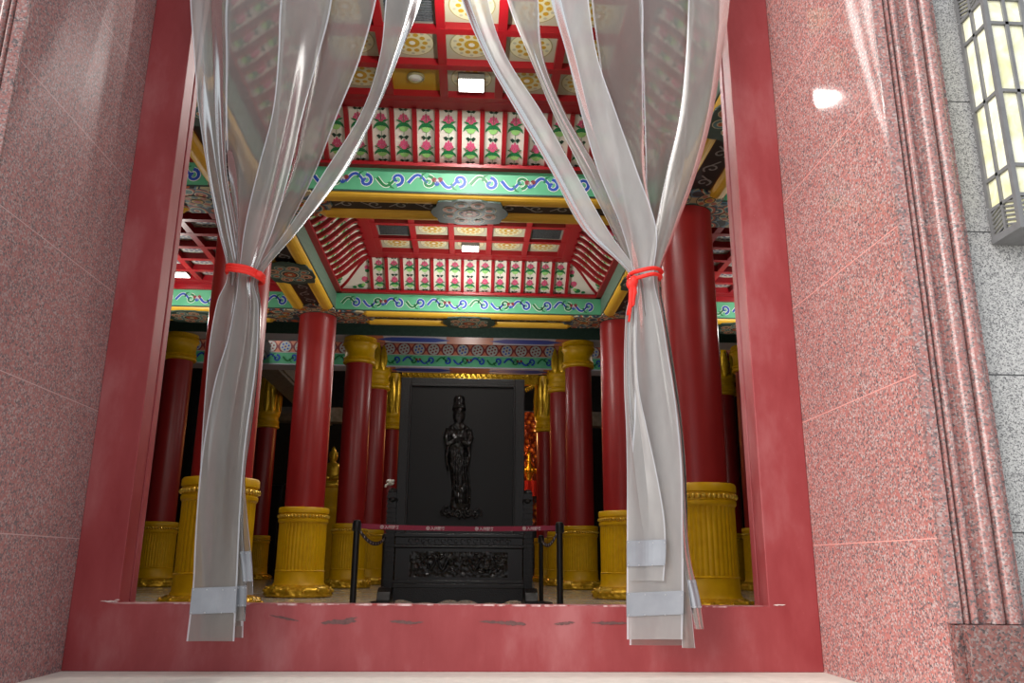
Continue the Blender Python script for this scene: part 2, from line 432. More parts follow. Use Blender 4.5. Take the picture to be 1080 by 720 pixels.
# ------------------------------------------------------------------ strip curtains
STR = {
    'L1': (-0.17, [(3.921, -1.712, -1.463), (3.516, -1.645, -1.436), (3.129, -1.576, -1.415), (2.758, -1.487, -1.378), (2.401, -1.391, -1.29), (2.114, -1.304, -1.23), (1.945, -1.345, -1.215), (1.724, -1.364, -1.215), (1.51, -1.363, -1.215), (1.248, -1.356, -1.2), (0.996, -1.344, -1.156), (0.702, -1.313, -1.099), (0.418, -1.273, -1.063), (0.18, -1.258, -1.046)]),
    'L2': (-0.2, [(3.91, -1.493, -1.123), (3.508, -1.454, -1.114), (3.12, -1.416, -1.105), (2.749, -1.368, -1.118), (2.391, -1.296, -1.184), (2.104, -1.274, -1.18), (1.937, -1.268, -1.144), (1.718, -1.288, -1.114), (1.504, -1.308, -1.105), (1.244, -1.321, -1.112), (0.993, -1.315, -1.108), (0.701, -1.294, -1.091), (0.419, -1.259, -1.074), (0.237, -1.24, -1.048)]),
    'L3': (-0.25, [(3.886, -1.144, -0.833), (3.485, -1.123, -0.886), (3.099, -1.125, -0.948), (2.729, -1.18, -0.997), (2.373, -1.223, -1.064), (2.087, -1.228, -1.145), (1.921, -1.233, -1.109), (1.705, -1.252, -1.09), (1.493, -1.292, -1.087), (1.236, -1.315, -1.098), (0.988, -1.323, -1.1), (0.699, -1.316, -1.092), (0.42, -1.3, -1.08), (0.169, -1.301, -1.07)]),
    'L4': (-0.21, [(3.931, -0.871, -0.567), (3.522, -0.924, -0.644), (3.13, -0.969, -0.762), (2.755, -1.007, -0.865), (2.393, -1.102, -0.995), (2.103, -1.198, -1.135), (1.935, -1.177, -1.105), (1.717, -1.152, -1.091), (1.503, -1.153, -1.087), (1.244, -1.169, -1.094), (0.992, -1.179, -1.106), (0.798, -1.146, -1.078), (0.607, -1.104, -1.041), (0.49, -1.078, -1.021), (0.388, -1.059, -1.007)]),
    'L5': (-0.23, [(3.93, -0.506, -0.283), (3.522, -0.521, -0.4), (3.129, -0.613, -0.518), (2.751, -0.8, -0.669), (2.387, -0.985, -0.905), (2.096, -1.161, -1.108), (1.929, -1.156, -1.099), (1.712, -1.146, -1.09), (1.5, -1.147, -1.087), (1.241, -1.168, -1.099), (0.99, -1.174, -1.105), (0.7, -1.136, -1.074), (0.467, -1.104, -1.038), (0.262, -1.089, -1.028)]),
    'R1': (-0.26, [(3.928, -0.046, 0.13), (3.529, 0.113, 0.246), (3.148, 0.312, 0.466), (2.78, 0.51, 0.655), (2.425, 0.689, 0.843), (2.141, 0.962, 1.016), (1.914, 0.933, 0.998), (1.694, 0.916, 0.985), (1.478, 0.91, 0.989), (1.269, 0.914, 1.023), (1.015, 0.912, 1.07), (0.793, 0.905, 1.102), (0.623, 0.9, 1.104), (0.471, 0.896, 1.088)]),
    'R2': (-0.23, [(3.966, 0.25, 0.446), (3.56, 0.393, 0.481), (3.172, 0.537, 0.618), (2.801, 0.704, 0.806), (2.442, 0.871, 0.927), (2.152, 0.973, 1.034), (1.925, 0.961, 1.058), (1.703, 0.954, 1.093), (1.486, 0.947, 1.116), (1.276, 0.951, 1.139), (1.019, 0.953, 1.159), (0.722, 1.105, 1.186), (0.435, 1.163, 1.223), (0.143, 1.179, 1.242)]),
    'R3': (-0.25, [(3.964, 0.516, 0.761), (3.558, 0.614, 0.807), (3.17, 0.696, 0.914), (2.796, 0.792, 1.029), (2.437, 0.923, 1.134), (2.146, 0.985, 1.106), (1.919, 0.984, 1.14), (1.699, 0.977, 1.163), (1.483, 0.97, 1.186), (1.273, 0.958, 1.202), (1.017, 0.929, 1.211), (0.72, 0.91, 1.202), (0.434, 0.896, 1.193), (0.185, 0.889, 1.176)]),
    'R4': (-0.2, [(4.018, 0.787, 1.116), (3.603, 0.827, 1.102), (3.206, 0.866, 1.094), (2.825, 0.925, 1.092), (2.459, 0.983, 1.129), (2.164, 1.018, 1.118), (1.935, 1.021, 1.147), (1.712, 1.008, 1.176), (1.494, 0.996, 1.204), (1.282, 0.978, 1.226), (1.023, 0.949, 1.234), (0.722, 0.93, 1.23), (0.433, 0.921, 1.216), (0.153, 0.912, 1.192)]),
    'R5': (-0.17, [(4.056, 1.099, 1.457), (3.636, 1.103, 1.411), (3.234, 1.1, 1.367), (2.847, 1.098, 1.319), (2.475, 1.091, 1.216), (2.176, 1.069, 1.147), (1.946, 1.083, 1.171), (1.721, 1.107, 1.199), (1.502, 1.12, 1.222), (1.288, 1.143, 1.239), (1.027, 1.164, 1.247), (0.725, 1.181, 1.243), (0.433, 1.168, 1.233), (0.244, 1.159, 1.224)]),
    'R6': (-0.22, [(4.03, 1.405, 1.675), (3.612, 1.372, 1.6), (3.211, 1.317, 1.517), (2.825, 1.219, 1.402), (2.455, 1.135, 1.259), (2.158, 1.08, 1.146), (1.93, 1.099, 1.158), (1.708, 1.128, 1.181), (1.492, 1.151, 1.204), (1.28, 1.173, 1.226), (1.022, 1.188, 1.234), (0.772, 1.186, 1.237), (0.578, 1.197, 1.248), (0.388, 1.228, 1.283), (0.234, 1.25, 1.299)]),
}
def catmull(rows, z):
    pass
def dense(rows, n):
    """Catmull-Rom through (z, l, r) rows"""
    out = []
    K = len(rows)
    for i in range(K - 1):
        p0 = rows[max(i - 1, 0)]; p1 = rows[i]; p2 = rows[i + 1]; p3 = rows[min(i + 2, K - 1)]
        for k in range(n):
            t = k / n
            out.append(tuple(.5 * ((2 * p1[c]) + (-p0[c] + p2[c]) * t + (2 * p0[c] - 5 * p1[c] + 4 * p2[c] - p3[c]) * t * t + (-p0[c] + 3 * p1[c] - 3 * p2[c] + p3[c]) * t ** 3) for c in range(3)))
    out.append(rows[-1]); return out
TIEZ = {'L': 2.107, 'R': 2.165}
def strip(key, parent, hem=None, fold=1., waves=1):
    y0, rows = STR[key]
    rows = [tuple(r) for r in rows]
    z0, l0, r0 = rows[0]; z1, l1, r1 = rows[1]
    k = (4.5 - z0) / (z0 - z1)
    mid = (l0 + r0) / 2 + ((l0 + r0) - (l1 + r1)) / 2 * k * .6
    rows = [(4.5, mid - .15, mid + .15)] + rows
    D = dense(rows, 6)
    NT = [0, .035, .12, .22, .32, .42, .5, .58, .68, .78, .88, .965, 1]
    verts = []; tie = TIEZ[key[0]]
    ph = (ord(key[1]) * 1.7) % 3
    yy = []
    for (z, l, r) in D:
        w = r - l
        near = math.exp(-((z - tie) / .5) ** 2)
        yb = y0 * (1 - .35 * near) + (-.205) * .35 * near
        amp = fold * math.sqrt(max(0, .15 ** 2 - (w / 2) ** 2)) * (.42 - .15 * near) * (1 - .6 * max(0, min(1, (1.0 - z) / .5)))
        row = []
        for u in NT:
            y = yb + amp * (math.sin(PI * u) - .5) * (1 if int(ph) % 2 == 0 else -1) + amp * .3 * math.sin(2 * PI * u * 1.5 + ph + z * .5)
            y += .006 * math.sin(z * 3.1 + ph * 2 + u * 2)
            row.append((l + w * u, min(y, -.035), z))
        verts.append(row)
    q = MB(); nr = len(verts); nc = len(NT)
    q.v = [p for row in verts for p in row]
    for j in range(nr - 1):
        for i in range(nc - 1):
            q.f.append((j * nc + i, j * nc + i + 1, (j + 1) * nc + i + 1, (j + 1) * nc + i)); q.m.append(1 if i in (0, nc - 2) else 0)
    o = q.build('plastic_strip', [M['pvc_clear'] if key in ('L2', 'L4', 'R4', 'R5') else M['pvc_pale'] if key in ('R1', 'R3') else M['pvc'], M['pvc_edge']], parent, smooth=True)
    if hem:
        za, zb = hem
        q = MB(); sel = [row for row in verts if zb - .001 <= row[0][2] <= za + .001]
        # resample rows at za..zb by interpolation
        def at(z):
            for a, b2 in zip(verts, verts[1:]):
                if a[0][2] >= z >= b2[0][2]:
                    t = (a[0][2] - z) / max(1e-6, a[0][2] - b2[0][2])
                    return [tuple(p[c] + (p2[c] - p[c]) * t for c in range(3)) for p, p2 in zip(a, b2)]
            return verts[-1]
        n = 6; rows2 = [at(za + (zb - za) * k / n) for k in range(n + 1)]
        off = .007
        fr_ = [(p[0], p[1] - off, p[2] + (.012 * (p[0] - rows2[0][0][0]) / .28)) for row in rows2 for p in row]
        bk_ = [(p[0], p[1] + off, p[2] + (.012 * (p[0] - rows2[0][0][0]) / .28)) for row in rows2 for p in row]
        q.v = fr_ + bk_; nb = len(fr_)
        for j in range(n):
            for i in range(nc - 1):
                f = (j * nc + i, j * nc + i + 1, (j + 1) * nc + i + 1, (j + 1) * nc + i)
                q.f.append(f); q.m.append(0); q.f.append(tuple(nb + a for a in reversed(f))); q.m.append(0)
        rim = [i for i in range(nc)] + [(j) * nc + nc - 1 for j in range(1, n + 1)] + [n * nc + i for i in range(nc - 2, -1, -1)] + [j * nc for j in range(n - 1, 0, -1)]
        for a, b2 in zip(rim, rim[1:] + rim[:1]): q.f.append((a, b2, nb + b2, nb + a)); q.m.append(0)
        for k in (1, 4, 8, 11):
            for row in (rows2[0], rows2[-1]):
                p = row[k]; q.ell((p[0], p[1] - off, p[2] + (-.008 if row is rows2[0] else .008)), (.0035, .003, .0035), 8, 5, 1)
        q.build('weight_band', [M['hem'], M['rivet']], o)
    return o
cl = thing('strip_curtain', (0, 0, 0), 'milky plastic strip curtain gathered by a red cord, left side of the doorway', 'curtain', 'tied plastic strip curtains')
for k, h, f in (('L1', None, 1.), ('L2', (.39, .29), .9), ('L4', (.60, .45), .7), ('L5', (.43, .33), .6), ('L3', (.42, .295), .5)):
    strip(k, cl, h, f)
cr = thing('strip_curtain', (0, 0, 0), 'milky plastic strip curtain knotted with a trailing red cord, right side of the doorway', 'curtain', 'tied plastic strip curtains')
for k, h, f in (('R5', None, .7), ('R4', (.40, .29), .4), ('R3', (.41, .295), .5), ('R6', (.475, .335), .7), ('R2', None, .3), ('R1', (.67, .54), .5)):
    strip(k, cr, h, f)
q = MB(); q.box(-1.72, 1.72, -.245, -.15, 4.5, 4.56); q.box(-1.72, 1.72, -.16, 0, 4.53, 4.56)
tag(q.build('curtain_rail', M['bronze']), 'grey metal hanging rail above the plastic strip curtains', 'rail')

def loop(q, cx, cy, rx, ry, z, tilt, r, n=40, m=0):
    q.tube([(cx + rx * math.cos(2 * PI * k / n), cy + ry * math.sin(2 * PI * k / n), z + tilt * math.cos(2 * PI * k / n) + .002 * math.sin(8 * PI * k / n)) for k in range(n)], r, 8, m, closed=True)
q = MB()
for dz in (.012, -.003, -.018): loop(q, -1.205, -.205, .102, .095, 2.11 + dz, -.022, .0105)
q.ell((-1.11, -.275, 2.085), (.022, .016, .02))
tag(q.build('tie_cord', M['tie'], smooth=True), 'red cord wound round the left plastic curtain', 'cord', 'red curtain ties')
q = MB()
loop(q, 1.062, -.205, .094, .1, 2.165, .012, .012); loop(q, 1.062, -.205, .088, .102, 2.128, .016, .011)
q.ell((.972, -.262, 2.085), (.032, .026, .036)); q.ell((.985, -.27, 2.105), (.024, .02, .03))
q.tube([(.975, -.255, 2.13), (.985, -.26, 2.11), (.97, -.265, 2.09)], .012)
for k, (dx, zl) in enumerate(((0, 1.86), (.014, 1.95), (-.006, 1.90), (.02, 2.0))):
    q.tube([(.972 + dx * .5, -.268, 2.08), (.968 + dx, -.272, 2.03), (.962 + dx, -.27, 1.96 if zl < 1.96 else zl + .01), (.948 + dx * 1.2, -.266, zl)], lambda t: .014 - .008 * t, 7)
tag(q.build('tie_cord', M['tie'], smooth=True), 'red cord with knot and hanging tail round the right plastic curtain', 'cord', 'red curtain ties')

# ------------------------------------------------------------------ wall lantern on the grey granite
lan = thing('wall_lantern', (2.56, -1.2, 1.995), 'tall box wall lantern with pale panes in grey metal lattice', 'lamp')
x0, x1, ya, yb, H = -.1, .1, -.215, -.012, 1.31
q = MB(); q.box(x0 + .012, x1 - .012, ya + .012, yb, .03, H - .03)
q.build('pane_box', M['acrylic'], lan)
q = MB(); T = .022
for (a, b2) in ((x0, ya), (x1 - T, ya), (x0, yb - T), (x1 - T, yb - T)): q.box(a, a + T, b2, b2 + T, 0, H)
levels = [0, .14, .285, .66, 1.02, 1.155, H - T]
def ring(z, t=T):
    q.box(x0 + T, x1 - T, ya, ya + .014, z, z + t); q.box(x0, x0 + .014, ya + T, yb - T, z, z + t); q.box(x1 - .014, x1, ya + T, yb - T, z, z + t)
for z in levels: ring(z, T if z in (0, H - T) else .016)
# centre mullions
q.box(-.008, .008, ya, ya + .014, T, H - T)
ym = (ya + yb) / 2
for xx in (x0, x1 - .014): q.box(xx, xx + .014, ym - .008, ym + .008, T, H - T)
q.box(x0 - .002, x1 + .002, ya - .002, yb + .002, -.012, .002); q.box(x0 - .002, x1 + .002, ya - .002, yb + .002, H - .002, H + .012)
q.build('metal_lattice', M['bronze'], lan)
q = MB()
def slat(face, c, z, dirn):
    w = .034
    vs = []
    for (s_, t_) in ((-1, -1), (1, -1), (1, 1), (-1, 1)):
        zz = z + s_ * dirn * .012 + t_ * .0045
        for dd in (0, .01):
            vs.append((c + s_ * w, ya + .002 + dd, zz) if face == 'f' else ((x0 if face == 'l' else x1 - .012) + .002 + dd, c + s_ * w, zz))
    q.add(vs, [(0, 2, 4, 6), (1, 7, 5, 3), (0, 1, 3, 2), (2, 3, 5, 4), (4, 5, 7, 6), (6, 7, 1, 0)])
for base in (.018, H - .148):
    q = MB()
    for k in range(6):
        z = base + .012 + k * .0215
        for cc, dr in ((-.045, 1), (.045, -1)):
            dd = dr if base < .5 else -dr
            slat('f', cc, z, dd); slat('l', ym + cc, z, dd); slat('r', ym + cc, z, dd)
    q.build('louvre_slats', M['bronze'], lan)
q = MB(); q.box(-.09, .09, -.012, 0, .05, H - .05); q.build('back_plate', M['bronze'], lan)
for z in (.16, .66, 1.16):
    q = MB(); q.ell((x0 - .001, yb - .008, z), (.003, .004, .004), 8, 5); q.build('screw', M['rivet'], lan)

# ------------------------------------------------------------------ hall shell
wall('floor', [(-13, 13, .02, 34, -.2, 0)], M['hall_floor'])
wall('wall_hall_left', [(-13.2, -13, .0, 34, 0, 9.6)], M['dark_wall'])
wall('wall_hall_right', [(13, 13.2, .0, 34, 0, 9.6)], M['dark_wall'])
wall('wall_hall_back', [(-13, 13, 34, 34.2, 0, 9.6)], M['dark_wall'])
wall('wall_hall_front', [(-13, -2.28, .02, .28, 0, 9.6), (2.28, 13, .02, .28, 0, 9.6), (-2.28, 2.28, .02, .28, 4.97, 9.6)], M['plaster'])
wall('ceiling_upper', [(-13.2, 13.2, -1.2, 34.2, 9.6, 9.8)], M['dark_wall'])
wall('ceiling_porch', [(-8, 8, -1.2, .02, 7, 7.2)], M['plaster'])

YA, YB, YC, YD, YE2 = 5.13, 10.1, 15.8, 19.3, 25.0
CX = 2.8
BW = .74          # beam width
ZS, ZF = 5.0, 5.32

# ---- painted motifs, all in a local (u,v) plane
def spiral(cx, cy, r0, r1, a0, a1, n=14):
    return [(cx + (r0 + (r1 - r0) * k / n) * math.cos(a0 + (a1 - a0) * k / n), cy + (r0 + (r1 - r0) * k / n) * math.sin(a0 + (a1 - a0) * k / n)) for k in range(n + 1)]
def disc(cx, cy, rx, ry=None, n=16):
    ry = ry or rx
    return [(cx + rx * math.cos(2 * PI * k / n), cy + ry * math.sin(2 * PI * k / n)) for k in range(n)]
def vine(q, mp, u0, u1, v0, h, mw, mb, mr, ml, pitch=.4, lift=.001):
    """row of scrolls running along u between u0 and u1, centred on v0, overall height h"""
    n = max(2, int(round((u1 - u0) / pitch))); p = (u1 - u0) / n
    up = lambda e: (lambda u, v: mp(u, v, e))
    for k in range(n):
        c = u0 + (k + .5) * p; s = 1 if k % 2 == 0 else -1
        path = [(c - p * .48 + p * .6 * t / 12, v0 + s * h * .32 * math.sin(PI * 1.25 * t / 12 - .4)) for t in range(13)]
        sp = spiral(c + p * .16, v0 - s * h * .06, h * .34, h * .07, PI * (.5 if s > 0 else -.5), PI * (.5 if s > 0 else -.5) - s * PI * 2.1)
        for pth, mm in ((path, mb if k % 3 else ml), (sp, ml if k % 3 == 1 else mb)):
            q.strip2(pth, lambda t: h * (.125 - .03 * t), up(.0), mw)
            q.strip2(pth, lambda t: h * (.085 - .02 * t), up(lift), mm)
        q.strip2([(c - p * .1, v0 + s * h * .1), (c - p * .02, v0 + s * h * .38), (c + p * .08, v0 + s * h * .44)], lambda t: h * .07 * (1 - .6 * t), up(lift), ml)
        if k % 3 == 1:
            for (dx, dy, mm) in ((0, 0, mw), (p * .1, h * .1, mr), (-p * .09, h * .08, mr), (0, -h * .12, mb)):
                q.poly(disc(c + p * .44 + dx, v0 + dy, h * .13, h * .13, 10), up(lift * 2), mm)

BEAM_MATS = ['green', 'yellow', 'brown', 'dark', 'scroll_grey', 'floral', 'white', 'blue', 'maroon', 'leaf', 'floral_fine', 'coffer_disc', 'orange_p', 'green_dull', 'dark_green', 'red_matt', 'salmon', 'teal']
BI = {n: i for i, n in enumerate(BEAM_MATS)}
def beam(length, end, med=.75, side='green', name='beam', scroll=True):
    """local: runs along X centred on 0, width along Y, soffit at z=0"""
    q = MB(); h = length / 2; w = BW / 2
    q.box(-h, h, -w, w, .012, ZF - ZS, BI[side])
    q.box(-h, h, -w, w, 0, .012, BI['brown'])
    q.box(-h, h, -w - .004, -w + .02, -.004, .018, BI['dark_green']); q.box(-h, h, w - .02, w + .004, -.004, .018, BI['dark_green'])
    # soffit strip
    lo = lambda u, v, e=0: (u, v, -.003 - e)
    q.add([lo(-h, -.13), lo(h, -.13), lo(h, .13), lo(-h, .13)], [(0, 3, 2, 1)], BI['dark'])
    n = int(2 * h / .34)
    for k in range(n):
        c = -h + (k + .5) * 2 * h / n; s = 1 if k % 2 else -1
        q.strip2(spiral(c, 0, .1, .02, s * PI * .2, s * PI * .2 + s * PI * 2.2), .012, lambda u, v: lo(u, v, .002), BI['scroll_grey'])
        q.strip2([(c - .17, -s * .06), (c - .08, s * .02), (c, s * .1)], .011, lambda u, v: lo(u, v, .002), BI['scroll_grey'])
    # rails: half rounds with pointed tips
    rl = h - end
    for s in (-1, 1):
        pts = [(-rl - .14, 0.012), (-rl, 1)] + [(rl * (t / 6 - 1), 1) for t in range(1, 12)] + [(rl, 1), (rl + .14, 0.012)]
        vs = []; nn = 8
        for (x, sc) in pts:
            for k in range(nn + 1):
                a = PI * k / nn
                vs.append((x, s * (w - .115) + .105 * math.cos(a) * sc, -.004 - .075 * math.sin(a) * sc))
        fs = [(i * (nn + 1) + k, i * (nn + 1) + k + 1, (i + 1) * (nn + 1) + k + 1, (i + 1) * (nn + 1) + k) for i in range(len(pts) - 1) for k in range(nn)]
        q.add(vs, fs, BI['yellow'])
    # patterned ends
    for s in (-1, 1):
        pts = [(s * h, -w), (s * h, w), (s * (rl + .1), w), (s * (rl - .04), w * .55), (s * (rl - .12), 0), (s * (rl - .04), -w * .55), (s * (rl + .1), -w)]
        q.prism([(a, b2) for a, b2 in pts], 'z', -.03, 0.0, BI['floral'])
        for (fx, fy) in ((h - end * .5, 0),) if end > .4 else ((h - .1, .2), (h - .1, -.2)):
            fx *= s
            for (r_, mi, e) in ((.165, 'dark', .031), (.155, 'coffer_disc', .033)):
                q.poly(disc(fx, fy, r_ * 1.2, r_, 18)[::-1], lambda u, v, e=e: (u, v, -e), BI[mi])
            for k in range(8):
                a = 2 * PI * k / 8; q.poly(disc(fx + .115 * 1.2 * math.cos(a), fy + .115 * math.sin(a), .042, .036, 8)[::-1], lambda u, v: (u, v, -.035), BI[('teal', 'salmon')[k % 2]])
            for (r_, mi, e) in ((.075, 'dark', .0365), (.06, 'yellow', .0385), (.04, 'orange_p', .0405)):
                q.poly(disc(fx, fy, r_ * 1.2, r_, 14)[::-1], lambda u, v, e=e: (u, v, -e), BI[mi])
    # centre medallion
    if med:
        def cloud(r, z0, z1, mi):
            pts = []
            for k in range(32):
                a = 2 * PI * k / 32; f = 1 + .06 * math.cos(8 * a)
                pts.append((r * med / .75 * .47 * f * math.copysign(abs(math.cos(a)) ** .7, math.cos(a)), min(w, max(-w, r * w * 1.02 * f * math.copysign(abs(math.sin(a)) ** .7, math.sin(a))))))
            q.prism(pts, 'z', z0, z1, mi)
        cloud(1, -.092, -.07, BI['dark_green'])
        mm = med / .75
        for k in range(8):
            a = 2 * PI * (k + .5) / 8; cx, cy = .27 * mm * math.cos(a), .25 * math.sin(a)
            for (r_, mi, e) in ((.098, 'coffer_disc', .093), (.086, ('salmon', 'teal')[k % 2], .095), (.05, 'coffer_disc', .097), (.036, ('dark', 'orange_p')[k % 2], .099)):
                q.poly(disc(cx, cy, r_ * mm, r_, 12)[::-1], lambda u, v, e=e: (u, v, -e), BI[mi])
        for (r_, mi, e) in ((.2, 'coffer_disc', .0945), (.185, 'teal', .0965), (.15, 'coffer_disc', .0985), (.13, 'dark', .1005)):
            q.poly(disc(0, 0, r_ * mm * 1.05, r_ * .9, 20)[::-1], lambda u, v, e=e: (u, v, -e), BI[mi])
        for k in range(8):
            a = 2 * PI * k / 8; q.poly(disc(.075 * mm * math.cos(a), .066 * math.sin(a), .034 * mm, .03, 8)[::-1], lambda u, v: (u, v, -.1025), BI['orange_p'])
        q.poly(disc(0, 0, .04 * mm, .036, 10)[::-1], lambda u, v: (u, v, -.1045), BI['coffer_disc'])
    # painted side faces
    if scroll:
        for s in (-1, 1):
            mp = lambda u, v, e=0: (u, s * (w + .003 + e), v)
            vine(q, mp, -h + .1, h - .1, (ZF - ZS) / 2, .25, BI['white'], BI['blue'], BI['maroon'], BI['leaf'])
    return q

def place_beam(q, loc, rz, proto=None):
    o = struct(q.build('beam', [M[n] for n in BEAM_MATS]))
    o.location = loc; o.rotation_euler = (0, 0, rz); return o
LT = 2 * CX - BW            # clear nave span
def copyo(o, loc, rz=None):
    c = o.copy(); C.objects.link(c); c.location = loc
    if rz is not None: c.rotation_euler = (0, 0, rz)
    return c
bt = place_beam(beam(LT, .56), (0, YA, ZS), 0); copyo(bt, (0, YB, ZS))
AX = 7.4
LS = AX - CX - BW
bs = place_beam(beam(LS, .56), ((AX + CX) / 2, YA, ZS), 0)
for (x, y) in ((-(AX + CX) / 2, YA), ((AX + CX) / 2, YB), (-(AX + CX) / 2, YB)): copyo(bs, (x, y, ZS))
LL = YB - YA - BW
bl = place_beam(beam(LL, .24, side='green_dull', scroll=False), (-CX, (YA + YB) / 2, ZS), PI / 2)
Y0 = .62
for (x, y) in ((CX, (YA + YB) / 2), (-CX, (2 * YA - YB + YA) / 2 + .0), (CX, (2 * YA - YB + YA) / 2), (AX, (YA + YB) / 2), (-AX, (YA + YB) / 2), (AX, YA - (YB - YA) / 2), (-AX, YA - (YB - YA) / 2)):
    copyo(bl, (x, y, ZS))
bd = copyo(bt, (0, YA - (YB - YA) + .06, ZS))
# painted blocks where the beams cross
q = MB(); w = BW / 2
q.box(-w, w, -w, w, -.03, ZF - ZS, 0)
for (r, mi, dz) in ((.34, 1, .034), (.3, 0, .037), (.0, 0, 0)):
    if r: q.prism(disc(0, 0, r, r, 24), 'z', -dz, -.03, mi)
oj = struct(q.build('beam', [M['floral'], M['dark_green']])); oj.name = 'beam_crossing'
oj.location = (-CX, YA, ZS)
for x in (-AX, -CX, CX, AX):
    for y in (YA, YB):
        if (x, y) != (-CX, YA): copyo(oj, (x, y, ZS))

# ---- coved nave ceiling (local origin at bay centre, z=0 at the top of the beams)
W2, D2 = (2 * CX - BW) / 2, (YB - YA - BW) / 2
CI, CT, CB = .66, .44, .07          # cove run, rise top, trim height
PIT = .63
CEM = ['red_matt', 'panel', 'pink', 'leaf', 'leaf_pale', 'coffer', 'coffer_ring', 'coffer_disc', 'coffer_gold', 'white', 'dkleaf', 'yellow']
KI = {n: i for i, n in enumerate(CEM)}
def sm(t): return t * t * (3 - 2 * t) * .92 + t * .08
def coffer_grid(q, nx, ny, cx, cy, z, rimx, rimy, pit=PIT, bar=.09, dep=.08, blue=False, special=()):
    hx, hy = nx * pit / 2, ny * pit / 2
    for i in range(nx + 1):
        x = cx - hx + i * pit
        q.box(x - bar / 2, x + bar / 2, cy - hy, cy + hy, z - dep, z, 0)
    for j in range(ny + 1):
        y = cy - hy + j * pit
        q.box(cx - hx - bar / 2, cx + hx + bar / 2, y - bar / 2, y + bar / 2, z - dep - .004, z, 0)
    # rim boards
    q.box(cx - rimx, cx - hx - bar / 2, cy - rimy, cy + rimy, z - dep - .01, z, 0); q.box(cx + hx + bar / 2, cx + rimx, cy - rimy, cy + rimy, z - dep - .01, z, 0)
    q.box(cx - rimx, cx + rimx, cy - rimy, cy - hy - bar / 2, z - dep - .008, z, 0); q.box(cx - rimx, cx + rimx, cy + hy + bar / 2, cy + rimy, z - dep - .008, z, 0)
    for i in range(nx):
        for j in range(ny):
            x = cx - hx + (i + .5) * pit; y = cy - hy + (j + .5) * pit; s = pit / 2
            P = lambda e: (lambda u, v: (x + u, y + v, z - e))
            if (i, j) in special:
                q.add([(x - s, y - s, z), (x + s, y - s, z), (x + s, y + s, z), (x - s, y + s, z)], [(0, 3, 2, 1)], KI['coffer_gold']); continue
            q.add([(x - s, y - s, z), (x + s, y - s, z), (x + s, y + s, z), (x - s, y + s, z)], [(0, 3, 2, 1)], KI['coffer'])
            q.poly(disc(0, 0, .235, n=28), P(.002), KI['coffer_ring'])
            q.poly(disc(0, 0, .222, n=28), P(.004), KI['coffer_disc'])
            for k in range(10):
                a = 2 * PI * k / 10; q.poly(disc(.135 * math.cos(a), .135 * math.sin(a), .03, n=8), P(.006), KI['coffer_gold'])
            for k in range(10):
                a = 2 * PI * (k + .5) / 10; q.poly(disc(.185 * math.cos(a), .185 * math.sin(a), .02, n=7), P(.006), KI['coffer' if not blue else 'white'])
            q.poly(disc(0, 0, .08, n=16), P(.006), KI['coffer_gold']); q.poly(disc(0, 0, .035, n=10), P(.008), KI['panel'])

def lotus(q, mp):
    """painted lotus spray on one cove panel, u in -1..1 across, v 0..1 up"""
    A = lambda e: (lambda u, v: mp(u, v, e))
    for (v0, full) in ((.10, 0), (.50, 1)):
        for s in (-1, 1):
            q.poly([(0, v0 - .03), (s * .25, v0 - .07), (s * .55, v0 - .02), (s * .3, v0 + .0)], A(.006), KI['dkleaf'])
        q.poly([(-.86, v0 + .07), (-.74, v0 + .13), (-.45, v0 + .175), (0, v0 + .19), (.45, v0 + .175), (.74, v0 + .13), (.86, v0 + .07), (.5, v0 + .115), (0, v0 + .13), (-.5, v0 + .115)], A(.006), KI['leaf'])
        q.poly([(-.55, v0 + .108), (-.3, v0 + .122), (.3, v0 + .122), (.55, v0 + .108), (.3, v0 + .06), (0, v0 + .045), (-.3, v0 + .06)], A(.007), KI['leaf_pale'])
        for s in (-1, 1):
            q.poly([(s * .05, v0 + .18), (s * .4, v0 + .235), (s * .8, v0 + .225), (s * .45, v0 + .19)], A(.008), KI['leaf'])
    for v0, h in ((.335, .12), (.74, .11)):
        for (dx, dy, rx, ry) in ((0, .045, .16, .055), (-.26, .03, .15, .045), (.26, .03, .15, .045), (-.42, .0, .14, .03), (.42, .0, .14, .03), (0, -.02, .3, .03)):
            q.poly(disc(dx, v0 + dy * 1.2, rx, ry, 10), A(.008), KI['pink'])
    q.strip2([(0, .02), (.03, .2), (-.02, .4), (.03, .6), (0, .95)], .025, A(.005), KI['leaf'])
    for s in (-1, 1): q.poly([(0, .9), (s * .3, .88), (s * .5, .93), (s * .2, .95)], A(.006), KI['dkleaf'])

